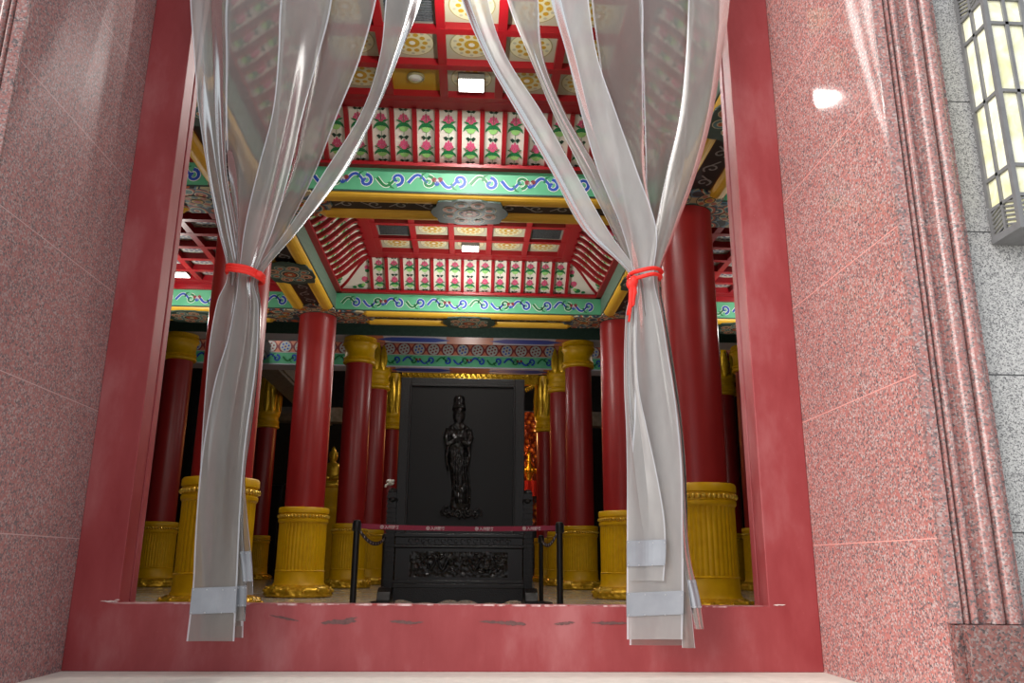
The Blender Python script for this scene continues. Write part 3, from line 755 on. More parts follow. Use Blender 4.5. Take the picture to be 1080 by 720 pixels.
def nave_ceiling(special):
    q = MB()
    # red trim ledge on top of the beams
    for (a, b2, c, d2) in ((-W2 - .02, W2 + .02, D2 - .10, D2 + .02), (-W2 - .02, W2 + .02, -D2 - .02, -D2 + .10), (-W2 - .02, -W2 + .10, -D2, D2), (W2 - .10, W2 + .02, -D2, D2)):
        q.box(a, b2, c, d2, 0, CB - .02)
    for (a, b2, c, d2) in ((-W2 - .02, W2 + .02, D2 - .06, D2 + .02), (-W2 - .02, W2 + .02, -D2 - .02, -D2 + .06), (-W2 - .02, -W2 + .06, -D2, D2), (W2 - .06, W2 + .02, -D2, D2)):
        q.box(a, b2, c, d2, CB - .02, CB)
    zt = CB + CT
    # cove surface along each side: t 0 outer -> 1 inner
    def side(kind):
        L = W2 if kind in ('b', 'f') else D2
        run = lambda t: CI * t
        def pt(a, t, e=0):
            off = run(t); z = CB + CT * sm(t)
            # normal offset: down and toward the room
            dz = CT * (sm(min(1, t + .01)) - sm(max(0, t - .01))) / (run(min(1, t + .01)) - run(max(0, t - .01)))
            l = math.hypot(1, dz); off += e * dz / l; z -= e / l
            if kind == 'b': return (a, D2 - off, z)
            if kind == 'f': return (-a, -D2 + off, z)
            if kind == 'l': return (-W2 + off, a, z)
            return (W2 - off, -a, z)
        n = 12
        q.grid(lambda u, v: pt((-1 + 2 * u) * (L - run(v)), v), 1, n, KI['panel'])
        np_ = 13 if kind in ('b', 'f') else 11
        inn = L - CI; pw = 2 * inn / np_
        def rib(a):
            w_ = .027; T = 12
            vs = []
            for k in range(T + 1):
                t = k / T
                for (da, e) in ((-w_, 0), (-w_, .06), (w_, .06), (w_, 0)): vs.append(pt(a + da, t, e))
            q.add(vs, [(k * 4 + c, k * 4 + c + 1, k * 4 + c + 5, k * 4 + c + 4) for k in range(T) for c in range(3)], 0)
        for k in range(np_ + 1): rib(-inn + k * pw)
        for k in range(np_):
            c = -inn + (k + .5) * pw
            lotus(q, lambda u, v, e=0: pt(c + u * pw * .42, .04 + .92 * v, e))
        # hips: rib along the mitre and a spray in each corner triangle
        for s in (-1, 1):
            T = 12; vs = []
            for k in range(T + 1):
                t = k / T
                for (da, e) in ((-.03, .002), (-.03, .03), (.03, .03), (.03, .002)): vs.append(pt(s * (L - run(t)) + da, t, e))
            q.add(vs, [(k * 4 + c, k * 4 + c + 1, k * 4 + c + 5, k * 4 + c + 4) for k in range(T) for c in range(3)], 0)
            for (t, da, mi, rr_) in ((.18, .26, 'leaf', .06), (.22, .2, 'leaf_pale', .04), (.36, .16, 'pink', .06), (.30, .12, 'leaf', .04), (.55, .1, 'leaf', .04), (.62, .1, 'pink', .045), (.14, .4, 'leaf', .04), (.75, .05, 'dkleaf', .02)):
                cc = s * (L - CI + da * .8)
                q.poly([(cc + rr_ * math.cos(2 * PI * k / 8), t + rr_ * 1.1 * math.sin(2 * PI * k / 8)) for k in range(8)], lambda u, v: pt(u, v, .006), KI[mi])
    for kd in 'bflr': side(kd)
    coffer_grid(q, 5, 4, 0, 0, zt + .05, W2 - CI + .03, D2 - CI + .03, special=special)
    return q
q = nave_ceiling({(1, 3)})
cn = struct(q.build('ceiling', [M[n] for n in CEM])); BY1 = YA - (YB - YA) / 2
cn.location = (0, BY1, ZF)
c2_ = struct(nave_ceiling(set()).build('ceiling', [M[n] for n in CEM])); c2_.location = (0, (YA + YB) / 2, ZF)
# ---- flat coffered aisle ceilings
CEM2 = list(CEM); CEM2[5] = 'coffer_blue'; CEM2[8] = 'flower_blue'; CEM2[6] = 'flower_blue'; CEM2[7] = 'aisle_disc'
q = MB(); WS, DS = LS / 2, D2
q.box(-WS - .02, WS + .02, DS - .06, DS + .02, 0, .1); q.box(-WS - .02, WS + .02, -DS - .02, -DS + .06, 0, .1); q.box(-WS - .02, -WS + .06, -DS, DS, 0, .1); q.box(WS - .06, WS + .02, -DS, DS, 0, .1)
coffer_grid(q, 7, 7, 0, 0, .2, WS + .02, DS + .02, pit=.545, bar=.1, dep=.1)
ca = struct(q.build('ceiling', [M[n] for n in CEM2])); ca.location = ((CX + AX) / 2, (YA + YB) / 2, ZF)
for (x, y) in ((-(CX + AX) / 2, (YA + YB) / 2), (-(CX + AX) / 2, BY1), ((CX + AX) / 2, BY1)): copyo(ca, (x, y, ZF))

# ---- ceiling lamps and fill points
lz = ZF + CB + CT + .05
def lamp(loc, label):
    t_ = thing('ceiling_lamp', loc, label, 'lamp', 'square ceiling lamps')
    q = MB(); q.box(-.15, .15, -.13, .13, -.09, 0); bevel(q.build('housing', M['lamp_case'], t_), .01)
    q = MB(); q.box(-.14, .14, -.12, .12, -.1, -.0901); q.build('diffuser', M['lamp'], t_)
    return t_
yl = (YA + YB) / 2 + PIT * 1.5
l0 = lamp((0, yl - (YB - YA), lz), 'square lit ceiling lamp in the coffers nearest the doorway')
dup(l0, (0, yl, lz), 'square lit ceiling lamp in the second coffered bay, above the black screen')
dup(l0, (-5.1, (YA + YB) / 2 + .545 * 3, ZF + .2), 'square lit ceiling lamp in the left aisle coffers, beside the left curtain')
dup(l0, (5.1, (YA + YB) / 2 + .545 * 3, ZF + .2), 'square lit ceiling lamp in the right aisle coffers, behind the right jamb')
def glow(loc, power, col=(1, .96, .9), r=.12, nm='lamp_and_fill_light'):
    d_ = bpy.data.lights.new(nm, 'POINT'); d_.energy = power; d_.color = col; d_.shadow_soft_size = r
    o = bpy.data.objects.new(nm, d_); C.objects.link(o); o.location = loc; return o
for (x, y, z, p) in ((0, 1.95, 5.25, 62), (0, yl - .5, 4.5, 120), (-5.1, YB - 1.5, 4.5, 70), (5.1, YB - 1.5, 4.5, 70), (-5.1, BY1, 4.5, 70), (5.1, BY1, 4.5, 70), (0, 13.2, 5.2, 70)):
    glow((x, y, z), p, r=.03)  # added fill points to even out the hall, no fixture at these spots
for (x, y, z, p) in ((0, yl - (YB - YA), lz - .105, 70), (0, yl, lz - .105, 40)):
    d_ = bpy.data.lights.new('lamp_and_fill_light', 'AREA'); d_.shape = 'RECTANGLE'; d_.size = .28; d_.size_y = .24; d_.energy = p; d_.color = (1, .97, .93)
    o = bpy.data.objects.new('lamp_and_fill_light', d_); C.objects.link(o); o.location = (x, y, z)
# recessed speaker and air grilles in the coffers
t_ = thing('ceiling_speaker', (-PIT * 2 + PIT, BY1 + PIT * 1.5, lz), 'small round white fitting set in a gold ceiling panel near the left curtain', 'speaker')
q = MB(); q.lathe([(.10, 0), (.10, -.02), (.085, -.03), (.085, -.012), (0.001, -.012)], 24, caps=False); q.build('rim', M['coffer_ring'], t_)
q = MB(); q.lathe([(.084, -.014), (.05, -.03), (.001, -.034)], 24, caps=False); q.build('cone', M['white'], t_, smooth=True)
def grille(loc, label):
    t_ = thing('ceiling_vent', loc, label, 'vent', 'air grilles in the ceiling')
    q = MB(); s = .27
    for (a, b2, c, d2) in ((-s, s, -s, -s + .03), (-s, s, s - .03, s), (-s, -s + .03, -s, s), (s - .03, s, -s, s)): q.box(a, b2, c, d2, -.03, 0)
    q.build('frame', M['lamp_case'], t_)
    q = MB()
    for k in range(13): q.box(-s + .03, s - .03, -s + .04 + k * .039, -s + .058 + k * .039, -.025, -.004)
    q.box(-s + .03, s - .03, -s + .03, s - .03, -.004, -.001)
    q.build('slats', M['vent'], t_); return t_
g0 = grille((-2 * PIT + PIT * 0, BY1 - PIT * .5, lz), 'dark air grille in the nearest ceiling bay beside the left curtain')
g0.location.x = -PIT * 2 + PIT
dup(g0, (-2 * PIT, (YA + YB) / 2 + PIT * .5 + 0, lz), 'grey air grille left of the lamp in the second ceiling bay')
dup(g0, (2 * PIT, (YA + YB) / 2 + PIT * .5 + 0, lz), 'grey air grille right of the lamp in the second ceiling bay')

# ------------------------------------------------------------------ columns
def flute(r, z, a):
    if .44 < z < 1.22: return r * (1 - .028 * (1 - abs(math.cos(a * 20)) ** 1.5 * 1.) - .0)
    return r
def column(loc, label, shaft_top, cap=None, capz=5.45):
    t_ = thing('column', loc, label, 'column', 'red columns with gold bases'); t_['kind'] = 'thing'
    q = MB()
    q.lathe([(.44, .19), (.43, .22), (.415, .24), (.41, .42), (.418, .43), (.405, .445), (.405, .6), (.405, .8), (.405, 1.0), (.405, 1.21), (.415, 1.225), (.425, 1.24), (.425, 1.275), (.415, 1.285), (.415, 1.375), (.43, 1.385), (.43, 1.46), (.415, 1.48), (.34, 1.482)], 160, rad=flute)
    b_ = q.build('base', M['gold'], t_, smooth=True, sharp=40)
    q = MB()
    for k in range(44):
        a = 2 * PI * k / 44; q.ell((.424 * math.cos(a), .424 * math.sin(a), 1.33), (.027, .027, .03), 8, 6)
    q.build('bead_band', M['bead'], b_, smooth=True)
    q = MB(); nn = 160
    def lob(r, z, a):
        return r * (1 + .022 * math.sin(14 * a) * math.sin(PI * min(1, z / .2)) + .012 * math.sin(28 * a + z * 40))
    q.lathe([(.52, 0), (.56, .015), (.57, .05), (.55, .07), (.565, .1), (.55, .14), (.5, .175), (.46, .2), (.43, .205)], nn, rad=lob)
    for k in range(14):
        a = 2 * PI * (k + .25) / 14
        for (r, z, s) in ((.565, .105, .032), (.53, .155, .024)): q.ell((r * math.cos(a), r * math.sin(a), z), (s, s, s * .9), 8, 6)
    q.build('base_moulding', M['gold_bright'], t_, smooth=True)
    q = MB(); q.lathe([(.338, 1.47), (.338, 3), (.335, shaft_top)], 64); q.build('shaft', M['red'], t_, smooth=True, sharp=60)
    if cap == 'drum':
        z = capz; q = MB()
        q.lathe([(.345, z), (.40, z + .02), (.41, z + .06), (.375, z + .09), (.375, z + .12), (.40, z + .14), (.40, z + .17), (.372, z + .2), (.375, z + .4), (.40, z + .47), (.42, z + .49), (.42, z + .55), (.40, z + .57), (.405, z + .64), (.41, z + .68)], 64)
        for zz, r in ((z + .105, .38), (z + .52, .424), (z + .605, .405)):
            for k in range(40):
                a = 2 * PI * k / 40; q.ell((r * math.cos(a), r * math.sin(a), zz), (.016, .016, .018), 6, 5)
        q.build('capital', M['gold'], t_, smooth=True, sharp=50)
    if cap == 'bud':
        z, top = capz
        q = MB()
        q.lathe([(.345, z), (.41, z + .03), (.415, z + .08), (.38, z + .11), (.38, z + .2), (.40, z + .22), (.40, z + .27), (.37, z + .29), (.365, z + .42), (.385, z + .44), (.41, z + .5), (.41, z + .58), (.37, z + .64), (.345, z + .72), (.30, top)], 64)
        for k in range(40):
            a = 2 * PI * k / 40; q.ell((.383 * math.cos(a), .383 * math.sin(a), z + .155), (.02, .02, .024), 6, 5)
        k_ = q.build('capital', M['gold'], t_, smooth=True, sharp=50)
        q = MB(); n = 10
        for k in range(n):
            a0 = 2 * PI * (k + .5) / n
            # standing petal
            q = MB(); vs = []; J = 10
            for j in range(J + 1):
                s = j / J; zz = z + .56 + (top - z - .7) * s; wd = .11 * math.sin(PI * (.12 + .8 * s)) ** .8; rr_ = .40 - .05 * s + .05 * math.sin(PI * s)
                for i in (-1, -.5, 0, .5, 1):
                    aa = a0 + i * wd / .38; rad_ = rr_ + .03 * (1 - i * i)
                    vs.append((rad_ * math.cos(aa), rad_ * math.sin(aa), zz))
            q.add(vs, [(j * 5 + i, j * 5 + i + 1, (j + 1) * 5 + i + 1, (j + 1) * 5 + i) for j in range(J) for i in range(4)])
            q.build('lotus_petal', M['gold_bright'], k_, smooth=True)

    return t_
c0 = column((-CX, YA, 0), 'tall red column nearest the doorway on the left, half behind the left plastic curtain', ZS - .042)
dup(c0, (CX, YA, 0), 'tall red column nearest the doorway on the right, beside the right plastic curtain')
dup(c0, (-CX, YB, 0), 'bright red column standing clear between left curtain and black screen')
dup(c0, (CX, YB, 0), 'red column just left of and behind the right plastic curtain')
c1 = column((-CX, YC, 0), 'dark red column with plain gold drum capital, left of the black screen', 5.5, 'drum', 5.43)
dup(c1, (CX, YC, 0), 'dark red column with plain gold drum capital, right of the black screen')
dup(c1, (-7.3, YC, 0), 'dark red aisle column with gold drum capital, between left jamb and left curtain')
dup(c1, (7.25, YC, 0), 'dark red aisle column mostly hidden behind the right jamb')
c2 = column((-CX + .04, YD, 0), 'red column with lotus-bud capital close behind the left drum-capital column', 5.6, 'bud', (5.5, 6.95))
dup(c2, (CX - .06, YD, 0), 'red column with lotus-bud capital close behind the right drum-capital column')
dup(c2, (7.65, YD, 0), 'red aisle column with lotus-bud capital, right of the nearest right column')
c3 = column((-CX, YE2, 0), 'dark red column with tall gold bud capital at the left edge of the black screen', 5.3, 'bud', (5.22, 7.3))
dup(c3, (CX, YE2, 0), 'dark red column with tall gold bud capital right of the black screen')
dup(c3, (-7.25, YE2, 0), 'far dark red aisle column between the left curtain and the bright red column')

# ------------------------------------------------------------------ rear hall beams
RM = ['dark_green', 'maroon', 'white_dull', 'green', 'blue', 'leaf', 'lilac', 'salmon', 'red_matt', 'gold_bright', 'dark']
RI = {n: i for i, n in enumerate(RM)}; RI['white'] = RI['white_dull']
def rear_beam(hw, w, z0, z1, face):
    q = MB(); q.box(-hw, hw, -w, w, z0, z1, RI['dark_green'])
    # soffit: pale edges, blue lozenge fields, salmon centre and ends
    lo = lambda u, v, e=0: (u, v, z0 - .003 - e)
    q.add([lo(-hw, -w), lo(hw, -w), lo(hw, w), lo(-hw, w)], [(0, 3, 2, 1)], RI['lilac'])
    for s in (-1, 1):
        q.add([lo(s * .5, 0, .003), lo(s * .9, -w * .6, .003), lo(s * 2.0, -w * .6, .003), lo(s * 2.4, 0, .003), lo(s * 2.0, w * .6, .003), lo(s * .9, w * .6, .003)], [(0, 1, 2, 3, 4, 5) if s < 0 else (5, 4, 3, 2, 1, 0)], RI['blue'])
        a, b2 = s * 2.2, s * 2.8
        q.add([lo(a, -w, .002), lo(b2, -w, .002), lo(b2, w, .002), lo(a, w, .002)], [(0, 3, 2, 1) if s > 0 else (0, 1, 2, 3)], RI['salmon'])
    q.add([lo(-.6, -w, .002), lo(.6, -w, .002), lo(.6, w, .002), lo(-.6, w, .002)], [(0, 3, 2, 1)], RI['salmon'])
    if face:
        zm = z0 + face * .52
        mp = lambda u, v, e=0: (u, -w - .003 - e, v)
        q.add([mp(-hw, zm), mp(hw, zm), mp(hw, z0 + face), mp(-hw, z0 + face)], [(0, 1, 2, 3)], RI['maroon'])
        q.add([mp(-hw, z0 + .03), mp(hw, z0 + .03), mp(hw, zm), mp(-hw, zm)], [(0, 1, 2, 3)], RI['green'])
        n = int(2 * hw / .43); h = face * .48
        for k in range(n):
            c = -hw + (k + .5) * 2 * hw / n; cz = zm + h / 2
            q.poly(disc(c, cz, .165, h * .48, 12), lambda u, v: mp(u, v, .002), RI['white'])
            for j in range(6):
                a = 2 * PI * j / 6 + .3; q.poly(disc(c + .095 * math.cos(a), cz + h * .28 * math.sin(a), .03, h * .09, 6), lambda u, v: mp(u, v, .004), RI['blue' if k % 3 == 1 else 'maroon'])
            q.poly(disc(c, cz, .03, h * .09, 6), lambda u, v: mp(u, v, .004), RI['maroon'])
            for s in (-1, 1): q.poly([(c + .215, cz + s * h * .48), (c + .3, cz + s * h * .48), (c + .215, cz + s * h * .1), (c + .13, cz + s * h * .48)], lambda u, v: mp(u, v, .002), RI['salmon'])
        q.box(-hw, hw, -w - .012, -w, zm - .015, zm + .01, RI['white'])
        vine(q, mp, -hw, hw, z0 + .03 + (zm - z0) * .48, (zm - z0) * .8, RI['white'], RI['blue'], RI['maroon'], RI['leaf'], pitch=.5)
        q.box(-hw, hw, -w - .014, -w, z0 - .002, z0 + .03, RI['lilac'])
    return q
o = struct(rear_beam(10, .34, 6.13, 6.75, 0).build('beam', [M[n] for n in RM])); o.location = (0, YC, 0)
o = struct(rear_beam(10, .34, 6.17, 7.1, .72).build('beam', [M[n] for n in RM])); o.location = (0, YD + .05, 0)
# carved gold lintel between the rear columns
q = MB(); q.box(-2.5, 2.5, -.12, .12, 7.02, 7.5); q.box(-2.5, 2.5, -.16, .16, 7.5, 7.58); q.box(-2.5, 2.5, -.15, .15, 6.96, 7.02)
for k in range(26):
    x = -2.4 + k * 4.8 / 25
    q.tube([(x + .11 * math.cos(a * .55) * (1 - a / 14), -.14, 7.25 + .15 * math.sin(a * .55) * (1 - a / 14)) for a in range(12)], .026, 6)
for s in (-1, 1):
    for k in range(6): q.tube([(s * (2.45 - .07 * k + .05 * math.cos(a * .6)), -.13, 6.98 - .12 * k * .35 + .06 * math.sin(a * .6)) for a in range(9)], .03, 6)
o = struct(q.build('lintel', M['gold_bright'], smooth=True, sharp=40)); o.location = (0, YE2 - .1, 0)
# grey roof beams of the rear aisles
for x in (-6.3, 6.3):
    q = MB(); q.box(x - .35, x + .35, YC + .4, YE2 + 6, 6.35, 6.7); q.box(x - .42, x - .35, YC + .4, YE2 + 6, 6.45, 6.8); q.box(x + .35, x + .42, YC + .4, YE2 + 6, 6.45, 6.8)
    struct(q.build('beam', M['grey_beam']))
q = MB(); q.box(-10, 10, -.3, .3, 6.3, 6.9)
o = struct(q.build('beam', M['grey_beam'])); o.location = (0, YE2 + 5, 0)

# ------------------------------------------------------------------ black carved screen
SY = 6.95
scn = thing('carved_screen', (-.05, SY, 0), 'large black carved wood screen with a robed figure in relief on its panel', 'screen')
q = MB()
q.box(-.885, -.74, -.06, .06, .93, 3.13); q.box(.74, .885, -.06, .06, .93, 3.13); q.box(-.74, .74, -.06, .06, 3.02, 3.13); q.box(-.74, .74, -.06, .06, .93, 1.0)
for (a, b2, c, d2) in ((-.755, -.725, 1.0, 3.035), (.725, .755, 1.0, 3.035)): q.box(a, b2, -.075, .03, c, d2)
q.box(-.755, .755, -.075, .03, 3.005, 3.035)
bevel(q.build('panel_frame', M['black'], scn), .008)
q = MB(); q.box(-.745, .745, -.035, .035, .97, 3.03); pnl = q.build('panel', M['black_panel'], scn)
# lower cabinet with mouldings
q = MB()
q.box(-.872, .872, -.17, .17, .905, .955); q.box(-.865, .865, -.15, .15, .80, .905); q.box(-.872, .872, -.17, .17, .765, .80)
q.box(-.86, .86, -.14, .14, .335, .765); q.box(-.872, .872, -.17, .17, .30, .345); q.box(-.872, .872, -.19, .19, .245, .30)
bevel(q.build('stand', M['black_plain'], scn), .008)
q = MB()
q.box(-.66, .66, -.152, -.139, .385, .715)
rr = random.Random(5)
for k in range(34):
    x = rr.uniform(-.6, .6); z = rr.uniform(.43, .67); r = rr.uniform(.03, .07); a0 = rr.uniform(0, 6)
    q.tube([(x + r * (1 - a / 16) * math.cos(a0 + a * .5) * 1.4, -.155, z + r * (1 - a / 16) * math.sin(a0 + a * .5) * .7) for a in range(12)], .011, 6)
for s in (-1, 1):
    q.tube([(s * (.1 + .45 * t / 20), -.16, .55 + .07 * math.sin(t * .9)) for t in range(21)], lambda t: .026 - .014 * t, 7)
    q.ell((s * .1, -.162, .56), (.045, .025, .035))
for k in range(16):
    x = -.66 + k * .088; q.tube([(x + .04 * math.cos(a * .6) * (1 - a / 14), -.153, .852 + .03 * math.sin(a * .6)) for a in range(11)], .007, 5)
q.build('dragon_carving', M['black_carved'], scn, smooth=True, sharp=50)
# scalloped apron
pts = [(-.86, .245), (.86, .245), (.86, .05)]
for k in range(49):
    u = 1 - k / 48; x = -.86 + 1.72 * u
    pts.append((x, .055 + .03 * abs(math.sin(PI * u * 6)) + .02 * math.cos(2 * PI * (u - .5) * 2)))
q = MB(); q.prism(pts[::-1], 'y', -.185, -.15); q.prism(pts[::-1], 'y', .15, .185)
q.build('apron', M['black'], scn, fixn=True)
for s in (-1, 1):
    # side post with stacked carved rings and shoe foot
    q = MB(); x = s * .935
    q.box(x - .058, x + .058, -.1, .1, .25, 1.50)
    for k in range(18):
        z = .32 + k * .065; q.box(x - .066, x + .066, -.115, .115, z, z + .035)
    q.ell((x, 0, 1.51), (.066, .1, .06)); q.ell((x - s * .01, -.03, 1.4), (.074, .12, .05))
    q.build('side_post', M['black'], scn); x = s * .96
    q = MB()
    prof = [(-.46, 0), (-.46, .1), (-.40, .2), (-.3, .25), (.3, .25), (.4, .2), (.46, .1), (.46, 0), (.3, 0), (.26, .04), (-.26, .04), (-.3, 0)]
    q.prism(prof, 'x', x - .085, x + .085)
    bevel(q.build('foot', M['black'], scn, fixn=True), .008)
# relief figure: one lofted body standing on curling waves
q = MB()
sec = [  # z, cx, half width, depth
    (1.27, -.06, .13, .04), (1.33, -.055, .15, .06), (1.42, -.05, .135, .07), (1.55, -.055, .12, .075), (1.7, -.07, .125, .08), (1.85, -.085, .135, .085), (2.0, -.1, .15, .09), (2.12, -.105, .165, .095),
    (2.24, -.105, .175, .1), (2.36, -.10, .17, .1), (2.43, -.10, .15, .095), (2.47, -.10, .09, .085), (2.49, -.10, .064, .08), (2.51, -.10, .07, .09), (2.545, -.10, .09, .1), (2.61, -.10, .096, .1), (2.67, -.10, .09, .095), (2.71, -.10, .096, .1), (2.74, -.1, .098, .1), (2.78, -.10, .086, .09), (2.83, -.1, .088, .09), (2.865, -.1, .07, .07), (2.88, -.1, .03, .04), (2.882, -.1, .004, .02)]
n = 28; vs = []
for (z, cx, hw, dp) in sec:
    for k in range(n):
        a = 2 * PI * k / n; f = 1 + .05 * math.sin(9 * a + z * 6) * (1 if z < 2.4 else .15)
        vs.append((cx + hw * f * math.cos(a), -.035 + dp * f * math.sin(a) * 1., z))
fs = [(j * n + k, j * n + (k + 1) % n, (j + 1) * n + (k + 1) % n, (j + 1) * n + k) for j in range(len(sec) - 1) for k in range(n)]
q.add(vs, fs)
for s in (-1, 1):   # draped sleeves, forearms meeting at the breast
    q.tube([(-.10 + s * .15, -.07, 2.38), (-.10 + s * .185, -.1, 2.26), (-.10 + s * .15, -.135, 2.17), (-.10 + s * .05, -.155, 2.22)], lambda t: .055 - .02 * t, 10)
    q.tube([(-.10 + s * .15, -.11, 2.2), (-.10 + s * .17, -.10, 2.0), (-.10 + s * .14, -.09, 1.8)], lambda t: .045 * (1 - .75 * t), 8)
    q.ell((-.10 + s * .075, -.06, 2.61), (.012, .02, .036))
    for j in range(4):
        q.tube([(-.1 + s * (.012 + .008 * j), -.165, 2.21 + .012 * j), (-.1 + s * .008, -.175, 2.25 + .012 * j)], .0065, 6)
# face: nose, lips, brow; hair bun with ornament, beads
q.tube([(-.10, -.132, 2.645), (-.10, -.146, 2.61), (-.10, -.136, 2.60)], .009, 6)
q.ell((-.10, -.133, 2.572), (.018, .008, .006)); q.ell((-.125, -.128, 2.632), (.014, .006, .006)); q.ell((-.075, -.128, 2.632), (.014, .006, .006))
q.tube([(-.19, -.05, 2.68), (-.16, -.115, 2.70), (-.10, -.14, 2.71), (-.04, -.115, 2.70), (-.01, -.05, 2.68)], .02, 8)
q.ell((-.10, -.125, 2.79), (.03, .02, .04))
for k in range(15):
    a = PI * k / 14; q.ell((-.10 - .09 * math.cos(a), -.125 - .02 * math.sin(a), 2.44 - .07 * math.sin(a)), (.012, .01, .012), 7, 5)
for k in range(12): q.ell((-.1 + .045 * math.sin(k * .5), -.135 + .012 * (k > 6), 2.12 - k * .055), (.012, .01, .014), 7, 5)
for k in range(9): q.ell((-.02 + .015 * k, -.11, 1.72 - k * .04), (.013, .011, .013), 7, 5)
# hanging robe folds
for k in range(7):
    x = -.16 + k * .034
    q.tube([(x, -.125, 2.05), (x + .01, -.118, 1.8), (x + .03 + .02 * (k - 3) * .3, -.108, 1.55), (x + .05, -.098, 1.36)], .011, 6)
# wave base
for k in range(13):
    x = -.30 + k * .042; r = .05 + .02 * math.sin(k * 1.7)
    q.tube([(x + r * (1 - a / 18) * math.cos(a * .5 + k), -.06 - .02 * (k % 2), 1.23 + .02 * math.sin(k * 2.1) + r * (1 - a / 18) * math.sin(a * .5 + k)) for a in range(14)], .017, 7)
q.v = [(x * .93 + .045, y, z) for (x, y, z) in q.v]
q.build('relief_figure', M['black_carved'], pnl, smooth=True)
# a white cloth tuft on the left post top
q = MB(); rr = random.Random(9)
for k in range(7): q.ell((-1.0 + rr.uniform(-.05, .02), SY - .04 + rr.uniform(-.04, .04), 1.635 + rr.uniform(-.015, .03)), (.04, .04, .022), 10, 7, rot=Matrix.Rotation(rr.uniform(-.6, .6), 3, 'Y'))
q.tube([(-1.03, SY - .06, 1.63), (-1.075, SY - .09, 1.60), (-1.085, SY - .1, 1.57)], .018, 7)
tag(q.build('white_cloth', M['white_cloth'], smooth=True), 'small white bunched cloth on the left post of the black screen', 'cloth')

# ------------------------------------------------------------------ barrier posts and belts
def post(loc, label):
    t_ = thing('barrier_post', loc, label, 'barrier post', 'black belt barrier posts')
    q = MB(); q.lathe([(.0005, .012), (.165, .012), (.17, .02), (.165, .035), (.06, .05), (.036, .058)], 36); q.lathe([(.16, 0), (.16, .014)], 36); q.build('base_plate', M['post'], t_, smooth=True, sharp=40)
    q = MB(); q.lathe([(.032, .05), (.032, .86)], 24); q.build('pole', M['post'], t_, smooth=True, sharp=60)
    q = MB(); q.lathe([(.036, .86), (.040, .865), (.040, .955), (.036, .968), (.02, .975), (.001, .976)], 24); q.box(-.044, .044, -.018, .018, .875, .945); q.build('belt_cassette', M['post'], t_, smooth=True, sharp=40)
    return t_
PF, PR = 3.9, 7.68
p0 = post((-1.05, PF, 0), 'black barrier post at front left of the black screen')
dup(p0, (1.0, PF, 0), 'black barrier post at front right of the black screen')
dup(p0, (-1.135, PR, 0), 'black barrier post at rear left, behind the left foot of the black screen')
dup(p0, (1.135, PR, 0), 'black barrier post at rear right, behind the right foot of the black screen')
def belt(a, b2, sag, mname, label, text=None, hh=.024):
    q = MB(); a, b2 = Vector(a), Vector(b2); n = 24
    d_ = (b2 - a).normalized(); nr = Vector((-d_.y, d_.x, 0)) * .0012
    def P(t): p = a.lerp(b2, t); return Vector((p.x, p.y, p.z - sag * 4 * t * (1 - t)))
    for k in range(n):
        p, r = P(k / n), P((k + 1) / n); vs = []
        for z in (-hh, hh):
            for s in (-1, 1): vs += [p + nr * s + Vector((0, 0, z)), r + nr * s + Vector((0, 0, z))]
        q.add(vs, [(0, 1, 5, 4), (2, 6, 7, 3), (0, 2, 3, 1), (4, 5, 7, 6)] + ([(0, 4, 6, 2)] if k == 0 else []) + ([(1, 3, 7, 5)] if k == n - 1 else []))
    o = tag(q.build('barrier_belt', M[mname]), label, 'barrier belt', 'retractable barrier belts')
    if text:
        for t in text:
            p = P(t)
            # round emblem: a disc with a six-part knot
            e = MB(); r = .017; yv = p.y - .0025
            e.strip2([(p.x - .055 + r * math.cos(2 * PI * k / 20), p.z + r * math.sin(2 * PI * k / 20)) for k in range(21)], .0022, lambda u, v: (u, yv, v))
            for k in range(6):
                a_ = 2 * PI * k / 6; e.poly(disc(p.x - .055 + .008 * math.cos(a_), p.z + .008 * math.sin(a_), .0042, n=8), lambda u, v: (u, yv, v))
            e.build('emblem', M['belt_text'], o)
            cu = bpy.data.curves.new('lettering', 'FONT'); cu.body = '入州服务'; cu.size = .037; cu.extrude = .0003; cu.offset = .0006
            to = bpy.data.objects.new('lettering', cu); C.objects.link(to); to.parent = o
            me = bpy.data.meshes.new_from_object(to.evaluated_get(bpy.context.evaluated_depsgraph_get())); bpy.data.objects.remove(to)
            to = bpy.data.objects.new('lettering', me); C.objects.link(to); to.parent = o
            to.location = (p.x - .03, p.y - .0022, p.z - .014); to.rotation_euler = (PI / 2, 0, 0)
            me.materials.clear(); me.materials.append(M['belt_text'])
    return o
belt((-1.01, PF, .915), (.96, PF, .915), .018, 'belt', 'crimson printed belt stretched across the front of the black screen', (.135, .37, .62, .865))
def dots(o, a, b2, sag):
    for k in range(9):
        e = MB(); t = (k + 1) / 10; p = Vector(a).lerp(Vector(b2), t); z = p.z - sag * 4 * t * (1 - t); sx = -1 if p.x > 0 else 1
        e.poly(disc(p.y, z, .03, .014, 8), lambda u, v: (p.x + sx * .003, u, v))
        e.build('print', M['belt_text'], o)
for s, lb in ((-1, 'dark sagging belt along the left side of the black screen'), (1, 'dark sagging belt along the right side of the black screen')):
    a, b2 = ((-1.05, PF + .045, .91), (-1.135, PR - .045, .91)) if s < 0 else ((1.0, PF + .045, .91), (1.135, PR - .045, .91))
    o = belt(a, b2, .12, 'belt_dark', lb); dots(o, a, b2, .12)

